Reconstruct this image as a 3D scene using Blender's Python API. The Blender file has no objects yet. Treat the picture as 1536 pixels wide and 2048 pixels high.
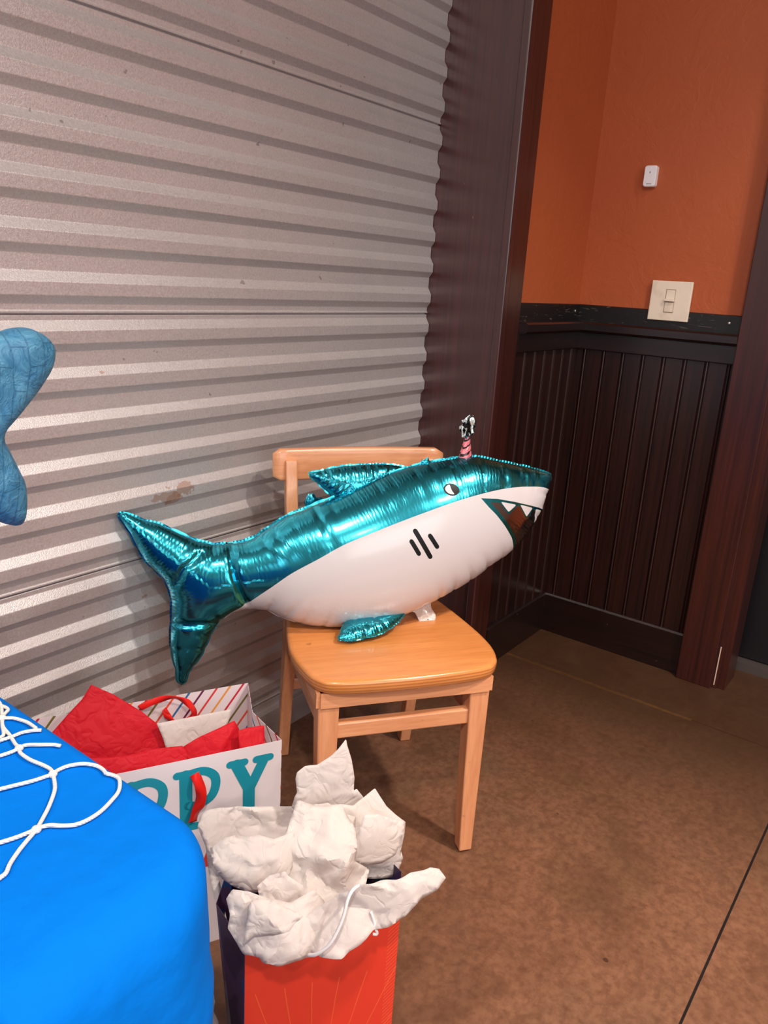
import bpy, bmesh, math, random
import numpy as np
from mathutils import Vector, Matrix
from mathutils.geometry import delaunay_2d_cdt

# ------------------------------------------------------------------ camera
F = 1568.0; CAMZ = 1.2
YAW, PITCH, ROLL = 0.940519278, -0.291923700, -0.0612867139
def cam_axes():
    a, b, c = YAW, PITCH, ROLL
    fw = np.array([math.cos(b)*math.sin(a), math.cos(b)*math.cos(a), math.sin(b)])
    rt = np.array([math.cos(a), -math.sin(a), 0.0]); dn = np.cross(fw, rt)
    return np.array([math.cos(c)*rt+math.sin(c)*dn, -math.sin(c)*rt+math.cos(c)*dn, fw])
M = cam_axes()
EYE = np.array([0, 0, CAMZ])
sc = bpy.context.scene
col = sc.collection
cd = bpy.data.cameras.new('camera'); cam = bpy.data.objects.new('camera', cd); col.objects.link(cam)
cd.sensor_fit = 'VERTICAL'; cd.sensor_height = 36; cd.sensor_width = 27; cd.lens = F/2048*36
cd.clip_start = 0.02
R, D, W = M
cam.matrix_world = Matrix(((R[0], -D[0], -W[0], 0), (R[1], -D[1], -W[1], 0), (R[2], -D[2], -W[2], CAMZ), (0, 0, 0, 1)))
sc.camera = cam

# ------------------------------------------------------------------ light and exposure
sc.view_settings.view_transform = 'Standard'; sc.view_settings.look = 'None'
sc.view_settings.gamma = 1; sc.view_settings.use_curve_mapping = False
sc.view_settings.exposure = 0.0
w = bpy.data.worlds.new('world'); sc.world = w; w.use_nodes = True
w.node_tree.nodes['Background'].inputs[0].default_value = (0.8, 0.88, 1, 1)
w.node_tree.nodes['Background'].inputs[1].default_value = 0.3
CEIL = 3.1
def area(name, loc, target, size, power, color, sizey=None, shape='DISK'):
    l = bpy.data.lights.new(name, 'AREA'); l.shape = shape if sizey is None else 'RECTANGLE'
    l.size = size
    if sizey: l.size_y = sizey
    l.energy = power; l.color = color
    o = bpy.data.objects.new(name, l); col.objects.link(o); o.location = loc
    o.rotation_euler = (Vector(target)-Vector(loc)).to_track_quat('-Z', 'Y').to_euler()
    return o
WARM = (1.0, 0.90, 0.80)
LAMPS = [(-0.7, -0.5, 60), (1.35, -0.75, 44), (0.5, -2.3, 40), (-1.9, 0.3, 30), (2.6, -2.6, 30), (-1.7, -2.6, 30)]
for i, (x, y, p) in enumerate(LAMPS):
    o = area('ceiling_lamp_light', (x, y, CEIL-0.045), (x, y, 0), 0.16, p, WARM)
    if i == 1: o.data.spread = math.radians(110)
area('window_daylight', (-1.2, -3.88, 1.75), (-0.2, 0.5, 1.0), 2.4, 58, (0.93, 0.96, 1.0), 1.7)
area('window_daylight', (-3.88, -1.0, 1.75), (0.5, 0.2, 1.0), 2.2, 30, (0.93, 0.96, 1.0), 1.6)

# ------------------------------------------------------------------ material helper
def srgb(r, g, b):
    f = lambda c: (c/255/12.92 if c/255 <= 0.04045 else ((c/255+0.055)/1.055)**2.4)
    return (f(r), f(g), f(b), 1)
class N:
    def __init__(s, name):
        s.m = bpy.data.materials.new(name); s.m.use_nodes = True
        s.t = s.m.node_tree; s.b = s.t.nodes['Principled BSDF']; s.out = s.t.nodes['Material Output']
    def n(s, ty, **kw):
        x = s.t.nodes.new(ty)
        for k, v in kw.items():
            if k.startswith('i_'):
                k = k[2:]; k = int(k) if k.isdigit() else k.replace('_', ' ')
                s.set(x.inputs[k], v)
            else: setattr(x, k, v)
        return x
    def set(s, inp, v):
        if isinstance(v, bpy.types.NodeSocket): s.t.links.new(v, inp)
        else: inp.default_value = v
    def p(s, **kw):
        for k, v in kw.items(): s.set(s.b.inputs[k.replace('_', ' ')], v)
        return s
    def math(s, op, a, b=0.0, c=None, clamp=False):
        x = s.t.nodes.new('ShaderNodeMath'); x.operation = op; x.use_clamp = clamp
        s.set(x.inputs[0], a); s.set(x.inputs[1], b)
        if c is not None: s.set(x.inputs[2], c)
        return x.outputs[0]
    def co(s, kind='Object', scale=(1, 1, 1), rot=(0, 0, 0), loc=(0, 0, 0)):
        tc = s.n('ShaderNodeTexCoord'); mp = s.n('ShaderNodeMapping')
        s.t.links.new(tc.outputs[kind], mp.inputs[0])
        mp.inputs['Scale'].default_value = scale; mp.inputs['Rotation'].default_value = rot; mp.inputs['Location'].default_value = loc
        return mp.outputs[0]
    def noise(s, vec, scale, detail=4, rough=0.55, dist=0):
        x = s.n('ShaderNodeTexNoise'); s.set(x.inputs['Vector'], vec); x.inputs['Scale'].default_value = scale
        x.inputs['Detail'].default_value = detail; x.inputs['Roughness'].default_value = rough; x.inputs['Distortion'].default_value = dist
        return x.outputs['Fac']
    def ramp(s, fac, stops, interp='LINEAR'):
        x = s.n('ShaderNodeValToRGB'); s.set(x.inputs[0], fac); r = x.color_ramp; r.interpolation = interp
        while len(r.elements) < len(stops): r.elements.new(0.5)
        for e, (p, c) in zip(r.elements, stops): e.position = p; e.color = c if len(c) == 4 else (*c, 1)
        return x.outputs[0]
    def mix(s, fac, a, b, blend='MIX'):
        x = s.n('ShaderNodeMix', data_type='RGBA', blend_type=blend)
        s.set(x.inputs[0], fac); s.set(x.inputs[6], a); s.set(x.inputs[7], b)
        return x.outputs[2]
    def bump(s, h, strength=0.3, dist=0.01, normal=None):
        x = s.n('ShaderNodeBump'); s.set(x.inputs['Height'], h); x.inputs['Strength'].default_value = strength
        x.inputs['Distance'].default_value = dist
        if normal is not None: s.set(x.inputs['Normal'], normal)
        return x.outputs[0]
    def sep(s, v):
        x = s.n('ShaderNodeSeparateXYZ'); s.set(x.inputs[0], v); return x.outputs
G = lambda v: (v, v, v, 1)
def simple(name, c, rough=0.5, metal=0.0, **kw):
    m = N(name); m.p(Base_Color=c, Roughness=rough, Metallic=metal)
    if kw: m.p(**kw)
    return m.m

# galvanised roller shutter
def mat_shutter():
    m = N('galvanised_steel'); o = m.co('Object')
    x, y, z = m.sep(o)
    spk = m.noise(o, 260, 4, 0.75)
    big = m.noise(m.co('Object', (1, 1, 3)), 2.2, 3)
    c = m.mix(big, srgb(216, 212, 213), srgb(234, 230, 232))
    c = m.mix(m.ramp(spk, [(0.3, G(0)), (0.75, G(1))]), m.mix(0.66, (0.2, 0.17, 0.16, 1), c), c)
    # faint worn vertical bands
    for bx in (1.22, 1.72):
        d = m.math('ABSOLUTE', m.math('ADD', x, -bx)); f = m.math('SUBTRACT', 1, m.math('DIVIDE', d, 0.03), clamp=True)
        f = m.math('MULTIPLY', f, m.noise(o, 12))
        c = m.mix(m.math('MULTIPLY', f, 0.55), c, srgb(222, 214, 212))
    # tan peeled patch and rust spots
    for (px, pz, r) in ((1.002, 0.728, 0.028), (1.058, 0.738, 0.024), (1.03, 0.716, 0.02), (0.871, 0.996, 0.004), (0.955, 0.515, 0.006)):
        dx = m.math('MULTIPLY', m.math('ADD', x, -px), 0.75); dz = m.math('MULTIPLY', m.math('ADD', z, -pz), 1.6)
        d = m.math('SQRT', m.math('ADD', m.math('MULTIPLY', dx, dx), m.math('MULTIPLY', dz, dz)))
        d = m.math('ADD', d, m.math('MULTIPLY', m.math('ADD', m.noise(o, 60), -0.5), r*2.4))
        c = m.mix(m.math('MULTIPLY', m.math('LESS_THAN', d, r*0.8), 0.6), c, srgb(178, 132, 108))
    # small dark scratches
    sp = m.noise(m.co('Object', (1, 1, 1)), 46, 2, 0.5)
    c = m.mix(m.math('MULTIPLY', m.ramp(sp, [(0.745, G(0)), (0.77, G(1))]), 0.45), c, srgb(70, 55, 50))
    shade_blotch = m.noise(m.co('Object', (1, 1, 4), loc=(3, 1, 2)), 3.0, 4)
    low = m.math('MULTIPLY', m.math('SUBTRACT', 0.75, z, clamp=True), shade_blotch)
    c = m.mix(m.math('MULTIPLY', low, 0.9), c, srgb(120, 100, 90))  # shade over the lower shutter mixed into the colour, blotchy, deeper downwards
    rg = m.ramp(spk, [(0.3, G(0.33)), (0.7, G(0.47))])
    b = m.bump(m.math('ADD', spk, m.noise(o, 600, 2)), 0.3, 0.0015)
    m.p(Base_Color=c, Metallic=0.6, Roughness=rg, Normal=b, Specular_IOR_Level=0.5)
    return m.m
def mat_mahog(name, c0, c1, rough=0.3, axis='z', streak=0.5, coat=0.3):
    m = N(name)
    sc_ = {'z': (60, 60, 1.6), 'y': (60, 1.6, 60), 'x': (1.6, 60, 60)}[axis]
    g = m.noise(m.co('Object', sc_), 1.6, 5, 0.65)
    big = m.noise(m.co('Object', tuple(v/8 for v in sc_)), 1.3, 3)
    c = m.mix(m.ramp(g, [(0.3, G(0)), (0.75, G(1))]), c0, c1)
    c = m.mix(m.math('MULTIPLY', big, streak), c, c0)
    nick = m.noise(m.co('Object'), 55, 2)
    c = m.mix(m.math('MULTIPLY', m.ramp(nick, [(0.77, G(0)), (0.79, G(1))]), 0.35), c, srgb(150, 95, 70))
    m.p(Base_Color=c, Roughness=rough, Normal=m.bump(g, 0.12, 0.002), Coat_Weight=coat, Coat_Roughness=0.25)
    return m.m
def mat_wall():
    m = N('orange_plaster'); o = m.co('Object')
    n1 = m.noise(o, 9, 5, 0.6, 1.2); n2 = m.noise(o, 34, 4, 0.6, 0.8); n3 = m.noise(o, 240, 2)
    c = m.mix(m.noise(o, 2.0), srgb(162, 78, 42), srgb(174, 88, 50))
    h = m.math('ADD', m.math('MULTIPLY', m.ramp(n1, [(0.45, G(0)), (0.55, G(1))]), 0.5), m.math('ADD', n2, m.math('MULTIPLY', n3, 0.25)))
    m.p(Base_Color=c, Roughness=0.55, Normal=m.bump(h, 0.22, 0.004), Specular_IOR_Level=0.35)
    return m.m
def mat_floor():
    m = N('stained_concrete'); o = m.co('Object'); x, y, z = m.sep(o)
    n1 = m.noise(o, 1.6, 6, 0.62, 0.5); n2 = m.noise(o, 7, 6, 0.7, 0.3); n3 = m.noise(o, 60, 4, 0.6); n4 = m.noise(m.co('Object', loc=(5, 3, 0)), 3.1, 5, 0.6)
    c = m.ramp(n1, [(0.32, srgb(84, 56, 40)), (0.48, srgb(124, 86, 64)), (0.58, srgb(106, 80, 60)), (0.7, srgb(146, 104, 80))])
    c = m.mix(m.math('MULTIPLY', m.ramp(n2, [(0.35, G(0)), (0.7, G(1))]), 0.5), c, srgb(142, 96, 70))
    c = m.mix(m.ramp(n4, [(0.5, G(0)), (0.72, G(0.55))]), c, srgb(98, 76, 50))
    c = m.mix(m.math('MULTIPLY', m.ramp(n3, [(0.3, G(1)), (0.6, G(0))]), 0.6), c, srgb(84, 50, 34))
    c = m.mix(m.math('MULTIPLY', m.ramp(m.noise(o, 17, 5, 0.7, 0.6), [(0.5, G(0)), (0.62, G(1))]), 0.45), c, srgb(92, 60, 42))
    # darker and redder towards the right wall
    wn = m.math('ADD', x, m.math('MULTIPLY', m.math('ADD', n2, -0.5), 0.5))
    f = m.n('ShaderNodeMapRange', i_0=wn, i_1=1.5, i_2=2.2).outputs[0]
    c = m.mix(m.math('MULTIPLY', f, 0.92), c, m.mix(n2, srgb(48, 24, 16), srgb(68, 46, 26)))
    sp = m.noise(m.co('Object', loc=(1, 7, 0)), 24, 1)
    c = m.mix(m.math('MULTIPLY', m.ramp(sp, [(0.80, G(0)), (0.82, G(1))]), 0.7), c, srgb(50, 28, 20))
    wob = m.math('MULTIPLY', m.math('ADD', m.noise(o, 9), -0.5), 0.006)
    d1 = m.math('ABSOLUTE', m.math('ADD', m.math('ADD', x, -2.217), wob))
    d2 = m.math('ABSOLUTE', m.math('ADD', y, -0.163))
    l1 = m.math('LESS_THAN', d1, 0.0022); l2 = m.math('LESS_THAN', d2, 0.0024)
    l1w = m.math('SUBTRACT', 1, m.math('DIVIDE', d1, 0.008), clamp=True)
    c = m.mix(m.math('MULTIPLY', m.math('MULTIPLY', l1w, m.math('GREATER_THAN', y, 0.45)), m.math('MULTIPLY', n3, 0.8)), c, srgb(134, 92, 44))
    c = m.mix(m.math('MULTIPLY', l1, m.ramp(m.noise(o, 4), [(0.35, G(0.2)), (0.6, G(0.8))])), c, srgb(50, 30, 16))
    c = m.mix(l2, c, srgb(30, 22, 20))
    rg = m.ramp(n2, [(0.3, G(0.32)), (0.7, G(0.5))])
    h = m.math('SUBTRACT', m.math('MULTIPLY', n3, 0.3), m.math('ADD', l2, m.math('MULTIPLY', l1, 0.4)))
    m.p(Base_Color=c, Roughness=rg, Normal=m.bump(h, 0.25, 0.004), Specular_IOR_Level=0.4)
    return m.m
def mat_maple(name, c0, c1, axis='x', rough=0.3, plies=False):
    m = N(name)
    s_ = {'x': (1.2, 14, 14), 'z': (14, 14, 1.2), 'y': (14, 1.2, 14)}[axis]
    g = m.noise(m.co('Object', s_), 3.2, 5, 0.6, 0.6); f = m.noise(m.co('Object', tuple(v*5 for v in s_)), 3, 3)
    c = m.mix(m.ramp(g, [(0.3, G(0)), (0.7, G(1))]), c0, c1)
    c = m.mix(m.math('MULTIPLY', m.ramp(f, [(0.35, G(1)), (0.5, G(0))]), 0.14), c, srgb(150, 86, 46))
    sp = m.noise(m.co('Object'), 38, 3)
    c = m.mix(m.math('MULTIPLY', m.ramp(sp, [(0.72, G(0)), (0.78, G(1))]), 0.4), c, srgb(120, 66, 40))
    if plies:
        z = m.sep(m.co('Object'))[2]
        w_ = m.n('ShaderNodeTexWave', bands_direction='Z', i_Scale=46.0, i_Distortion=0.6); m.t.links.new(m.co('Object'), w_.inputs[0])
        e = m.math('MULTIPLY', m.ramp(w_.outputs['Fac'], [(0.5, G(0)), (0.8, G(1))]), m.math('LESS_THAN', z, 0.4515))
        c = m.mix(m.math('MULTIPLY', e, 0.45), c, srgb(128, 66, 34))
    m.p(Base_Color=c, Roughness=rough, Coat_Weight=0.35, Coat_Roughness=0.16, Normal=m.bump(g, 0.04, 0.002))
    return m.m
def foil_bump(m, amt=1.0, fine=0.0075):
    """wrinkles that run in from the seam: s = length along the seam, d = distance from it"""
    s = m.n('ShaderNodeAttribute', attribute_name='seam_s').outputs['Fac']; d = m.n('ShaderNodeAttribute', attribute_name='seam_d').outputs['Fac']
    o = m.co('Object'); nz = m.noise(o, 14, 3)
    a = m.math('SINE', m.math('ADD', m.math('MULTIPLY', s, 2*math.pi/fine), m.math('MULTIPLY', nz, 3)))
    env = m.math('POWER', 2.718, m.math('DIVIDE', m.math('MULTIPLY', d, -1), 0.03))
    patch = m.ramp(m.noise(m.co('Object', loc=(2, 2, 2)), 7, 1), [(0.38, G(0.1)), (0.6, G(1))])
    h = m.math('MULTIPLY', m.math('MULTIPLY', a, env), patch)
    return m.bump(h, amt, 0.0006)
def mat_teal():
    m = N('teal_metal_foil')
    m.p(Base_Color=(0.03, 0.43, 0.56, 1), Metallic=1.0, Roughness=0.19, Coat_Weight=0.4, Coat_Roughness=0.12, Normal=foil_bump(m, 0.45)); return m.m
def mat_whitefoil():
    m = N('white_satin_foil')
    m.p(Base_Color=srgb(202, 196, 198), Metallic=0.0, Roughness=0.3, Normal=foil_bump(m, 0.35, 0.009), Coat_Weight=0.5, Coat_Roughness=0.12); return m.m
def mat_tissue(name, c, tr=0.4, c2=None):
    m = N(name); o = m.co('Object')
    m.b.inputs['Roughness'].default_value = 0.6
    n = m.math('MINIMUM', m.math('ABSOLUTE', m.math('ADD', m.noise(o, 17, 2, 0.5, 0.4), -0.5)), m.math('ABSOLUTE', m.math('ADD', m.noise(m.co('Object', loc=(3, 5, 1)), 26, 2, 0.5, 0.4), -0.48))); cc = m.mix(m.noise(o, 7), c, c2 or c)
    bmp = m.bump(m.math('ADD', n, m.math('MULTIPLY', m.noise(o, 160), 0.02)), 0.6, 0.02)
    m.p(Base_Color=cc, Normal=bmp, Specular_IOR_Level=0.25)
    t = m.n('ShaderNodeBsdfTranslucent'); m.set(t.inputs[0], cc); m.set(t.inputs[1], bmp)
    x = m.n('ShaderNodeMixShader'); x.inputs[0].default_value = tr
    m.t.links.new(m.b.outputs[0], x.inputs[1]); m.t.links.new(t.outputs[0], x.inputs[2]); m.t.links.new(x.outputs[0], m.out.inputs[0])
    return m.m

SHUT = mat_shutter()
MAH = mat_mahog('mahogany_board', srgb(46, 19, 18), srgb(80, 36, 33), 0.3, coat=0.25)
MAHD = mat_mahog('dark_mahogany_boards', srgb(14, 6, 6), srgb(54, 21, 14), 0.3, streak=0.4)
MAHR = mat_mahog('reddish_mahogany_casing', srgb(38, 14, 11), srgb(76, 29, 20), 0.3)
MAHY = mat_mahog('dark_mahogany_rail', srgb(15, 7, 7), srgb(40, 18, 14), 0.28, 'y')
MAHX = mat_mahog('dark_mahogany_rail_side', srgb(24, 10, 9), srgb(58, 26, 20), 0.28, 'x')
ORG = mat_wall(); FLO = mat_floor()
TEAL = mat_teal(); WHF = mat_whitefoil()
def mat_silver():
    m = N('silver_foil'); m.p(Base_Color=(0.30, 0.26, 0.25, 1), Metallic=1.0, Roughness=0.14, Normal=foil_bump(m, 0.5)); return m.m
SILV = mat_silver()
INK = simple('black_print', (0.006, 0.006, 0.007, 1), 0.4, 0.0, Specular_IOR_Level=0.2)
SEAT = mat_maple('honey_plywood', srgb(206, 128, 66), srgb(222, 146, 82), 'x', 0.26, True)
MAPLE = mat_maple('maple_upright', srgb(206, 136, 94), srgb(226, 160, 116), 'z', 0.32)
MAPX = mat_maple('maple_rail', srgb(206, 136, 94), srgb(228, 162, 118), 'x', 0.3)
MAPY = mat_maple('maple_side_rail', srgb(198, 126, 84), srgb(220, 152, 108), 'y', 0.3)

# ------------------------------------------------------------------ mesh helpers
def link(name, me, mats=None, parent=None, smooth=False):
    o = bpy.data.objects.new(name, me); col.objects.link(o)
    for m in (mats if isinstance(mats, (list, tuple)) else [mats]):
        if m: me.materials.append(m)
    if parent is not None: o.parent = parent
    if smooth: me.polygons.foreach_set('use_smooth', [True]*len(me.polygons))
    return o
def mesh(name, v, f, mats=None, parent=None, smooth=False):
    me = bpy.data.meshes.new(name); me.from_pydata([tuple(map(float, p)) for p in v], [], f); me.update()
    return link(name, me, mats, parent, smooth)
def bmo(name, bm, mats=None, parent=None, smooth=False):
    bmesh.ops.recalc_face_normals(bm, faces=bm.faces[:])
    me = bpy.data.meshes.new(name); bm.to_mesh(me); bm.free(); return link(name, me, mats, parent, smooth)
def bevel(bm, w, seg=2):
    bmesh.ops.bevel(bm, geom=bm.edges[:], offset=w, segments=seg, affect='EDGES', profile=0.5)
def addbox(bm, lo, hi):
    vs = [bm.verts.new((x, y, z)) for z in (lo[2], hi[2]) for y in (lo[1], hi[1]) for x in (lo[0], hi[0])]
    for f in ((0, 2, 3, 1), (4, 5, 7, 6), (0, 1, 5, 4), (2, 6, 7, 3), (0, 4, 6, 2), (1, 3, 7, 5)): bm.faces.new([vs[i] for i in f])
def box(name, lo, hi, mat, parent=None, bv=0.0, seg=2):
    bm = bmesh.new(); addbox(bm, lo, hi)
    if bv: bevel(bm, bv, seg)
    return bmo(name, bm, mat, parent)
def loft(name, sections, mat, parent=None, bv=0.0, smooth=False):
    """sections: list of lists of 4+ points, joined in order and capped"""
    bm = bmesh.new(); rows = [[bm.verts.new(p) for p in s] for s in sections]; n = len(rows[0])
    for a, b in zip(rows, rows[1:]):
        for i in range(n): bm.faces.new((a[i], a[(i+1) % n], b[(i+1) % n], b[i]))
    bm.faces.new(rows[0]); bm.faces.new(rows[-1])
    if bv:
        bmesh.ops.recalc_face_normals(bm, faces=bm.faces[:])
        es = [e for e in bm.edges if len(e.link_faces) == 2 and e.calc_face_angle(0) > 0.6]
        bmesh.ops.bevel(bm, geom=es, offset=bv, segments=2, affect='EDGES', profile=0.5)
    return bmo(name, bm, mat, parent, smooth)
def catmull(pts, k=8, closed=False):
    pts = [np.array(p, float) for p in pts]; n = len(pts); out = []
    rng = range(n) if closed else range(n-1)
    for i in rng:
        g = (lambda j: pts[j % n]) if closed else (lambda j: pts[min(max(j, 0), n-1)])
        p0, p1, p2, p3 = g(i-1), g(i), g(i+1), g(i+2)
        for t in np.linspace(0, 1, k, endpoint=False):
            out.append(0.5*((2*p1)+(-p0+p2)*t+(2*p0-5*p1+4*p2-p3)*t*t+(-p0+3*p1-3*p2+p3)*t**3))
    if not closed: out.append(pts[-1])
    return out
def tube(bm, pts, r, n=8):
    pts = [Vector(p) for p in pts]; prev = None; rings = []
    up = Vector((0, 0, 1))
    for i, p in enumerate(pts):
        t = (pts[min(i+1, len(pts)-1)]-pts[max(i-1, 0)]).normalized()
        if prev is None: a = t.cross(up) if abs(t.z) < 0.9 else t.cross(Vector((1, 0, 0)))
        else: a = prev-t*prev.dot(t)
        a.normalize(); prev = a; b = t.cross(a)
        rr = r(i/(len(pts)-1)) if callable(r) else r
        rings.append([bm.verts.new(p+(a*math.cos(q)+b*math.sin(q))*rr) for q in [2*math.pi*j/n for j in range(n)]])
    for A, B in zip(rings, rings[1:]):
        for j in range(n): bm.faces.new((A[j], A[(j+1) % n], B[(j+1) % n], B[j]))
    bm.faces.new(rings[0][::-1]); bm.faces.new(rings[-1])
def empty(name, loc, rz=0):
    o = bpy.data.objects.new(name, None); col.objects.link(o); o.location = loc; o.rotation_euler = (0, 0, rz); o.empty_display_size = 0.1
    bpy.context.view_layer.update(); return o
def tag(o, label, cat, group=None):
    o['label'] = label; o['category'] = cat
    if group: o['group'] = group
    return o
def struct(o): o['kind'] = 'structure'; return o
def ray(x, y): return M.T @ np.array([(x-768)/F, (y-1024)/F, 1.0])
class Plane:
    """a real plane in the room: origin, two unit axes, normal towards the viewer's side"""
    def __init__(s, o, a, b):
        s.o = np.array(o, float); s.a = np.array(a, float)/np.linalg.norm(a)
        b = np.array(b, float); b = b-s.a*(b@s.a); s.b = b/np.linalg.norm(b)
        n = np.cross(s.a, s.b); s.n = n if n@(EYE-s.o) > 0 else -n
    def uv(s, x, y):
        d = ray(x, y); t = ((s.o-EYE)@s.n)/(d@s.n); p = EYE+d*t-s.o; return np.array([p@s.a, p@s.b])
    def at(s, u, v, h=0): return s.o+s.a*u+s.b*v+s.n*h
def inside(poly, P):
    poly = np.asarray(poly); x, y = P[:, 0], P[:, 1]; r = np.zeros(len(P), bool); j = len(poly)-1
    for i in range(len(poly)):
        xi, yi = poly[i]; xj, yj = poly[j]
        c = (yi > y) != (yj > y)
        with np.errstate(divide='ignore', invalid='ignore'):
            r ^= c & (x < (xj-xi)*(y-yi)/(yj-yi+1e-18)+xi)
        j = i
    return r
def resample(poly, step, closed=True):
    P = np.array(list(poly)+([poly[0]] if closed else []), float); L = np.r_[0, np.cumsum(np.linalg.norm(np.diff(P, axis=0), axis=1))]
    n = max(int(L[-1]/step), 3); t = np.linspace(0, L[-1], n, endpoint=not closed)
    return np.c_[np.interp(t, L, P[:, 0]), np.interp(t, L, P[:, 1])], t
def seamdist(P, B, S):
    d = np.empty(len(P)); s = np.empty(len(P))
    for i in range(0, len(P), 2000):
        q = ((P[i:i+2000, None]-B[None])**2).sum(2); k = q.argmin(1); d[i:i+2000] = np.sqrt(q[np.arange(len(k)), k]); s[i:i+2000] = S[k]
    return d, s
def fill(outline, step, lines=(), seed=1, rings=True):
    """triangulate an outline with inner points; lines are (pts, closed) kept as edges"""
    B, S = resample(outline, step*0.7)
    lo, hi = B.min(0), B.max(0); g = []
    y = lo[1]; row = 0
    while y < hi[1]:
        xs = np.arange(lo[0]+(step/2 if row % 2 else 0), hi[0], step); g.append(np.c_[xs, np.full(len(xs), y)]); y += step*0.87; row += 1
    g = np.concatenate(g); rs = np.random.RandomState(seed); g = g+rs.uniform(-.08, .08, g.shape)*step
    g = g[inside(B, g)]; d, _ = seamdist(g, B, S); g = g[d > step*0.9]
    pts = [B]
    edges = [(i, (i+1) % len(B)) for i in range(len(B))]; n = len(B)
    if rings:
        t = np.roll(B, -1, 0)-np.roll(B, 1, 0); t /= np.linalg.norm(t, axis=1)[:, None]+1e-12
        nrm = np.c_[-t[:, 1], t[:, 0]]
        for q in (0.16, 0.42):
            for sg in (1, -1):
                r = B+nrm*sg*step*q; r = r[inside(B, r)]; dd, _ = seamdist(r, B, S); r = r[dd > step*q*0.8]
                pts.append(r); n += len(r)
    for L, closed in lines:
        L2, _ = resample(L, step*0.7, closed); m = len(L2); pts.append(L2)
        edges += [(n+i, n+(i+1) % m) for i in range(m if closed else m-1)]; n += m
    if lines:
        allL = np.concatenate([p for p in pts[(5 if rings else 1):]]); dd, _ = seamdist(g, allL, np.zeros(len(allL))); g = g[dd > step*0.45]
    pts.append(g); P = np.concatenate(pts)
    V, E, T, *_ = delaunay_2d_cdt([Vector(p) for p in P], edges, [], 0, 1e-7)
    V = np.array([tuple(v) for v in V]); T = [t for t in T if len(t) == 3]
    T = np.array(T); c = V[T].mean(1); T = T[inside(B, c)]
    used = np.unique(T); idx = -np.ones(len(V), int); idx[used] = np.arange(len(used)); V = V[used]; T = idx[T]
    a, b_, c_ = V[T[:, 0]], V[T[:, 1]], V[T[:, 2]]
    ar = (b_[:, 0]-a[:, 0])*(c_[:, 1]-a[:, 1])-(b_[:, 1]-a[:, 1])*(c_[:, 0]-a[:, 0])
    T[ar < 0] = T[ar < 0][:, ::-1]; T = T[np.abs(ar) > 1e-12]
    d, s = seamdist(V, B, S)
    return V, T, d, s, B, S
def poisson(V, T, bnd):
    """solve lap(phi) = -1 on the sheet, zero on its rim (a pressurised film)"""
    n = len(V); I, J, Wt = [], [], []; A = np.zeros(n)
    for k in range(3):
        i, j, l = T[:, k], T[:, (k+1) % 3], T[:, (k+2) % 3]
        e1 = V[i]-V[l]; e2 = V[j]-V[l]; cr = np.abs(e1[:, 0]*e2[:, 1]-e1[:, 1]*e2[:, 0])+1e-12
        w_ = np.clip(0.5*(e1*e2).sum(1)/cr, 0.01, 20); I += [i, j]; J += [j, i]; Wt += [w_, w_]; np.add.at(A, l, cr/6)
    I = np.concatenate(I); J = np.concatenate(J); Wt = np.concatenate(Wt); dg = np.bincount(I, Wt, n)+1e-12
    free = ~bnd
    def mul(x): return (dg*x-np.bincount(I, Wt*x[J], n))*free
    b = A*free; x = np.zeros(n); r = b-mul(x); z = r/dg; p = z.copy(); rz = r@z
    for _ in range(900):
        Ap = mul(p); al = rz/(p@Ap+1e-30); x += al*p; r -= al*Ap
        if np.abs(r).max() < 1e-10: break
        z = r/dg; rn = r@z; p = z+(rn/rz)*p; rz = rn
    return np.maximum(x, 0)
rnd = random.Random(7)

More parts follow.
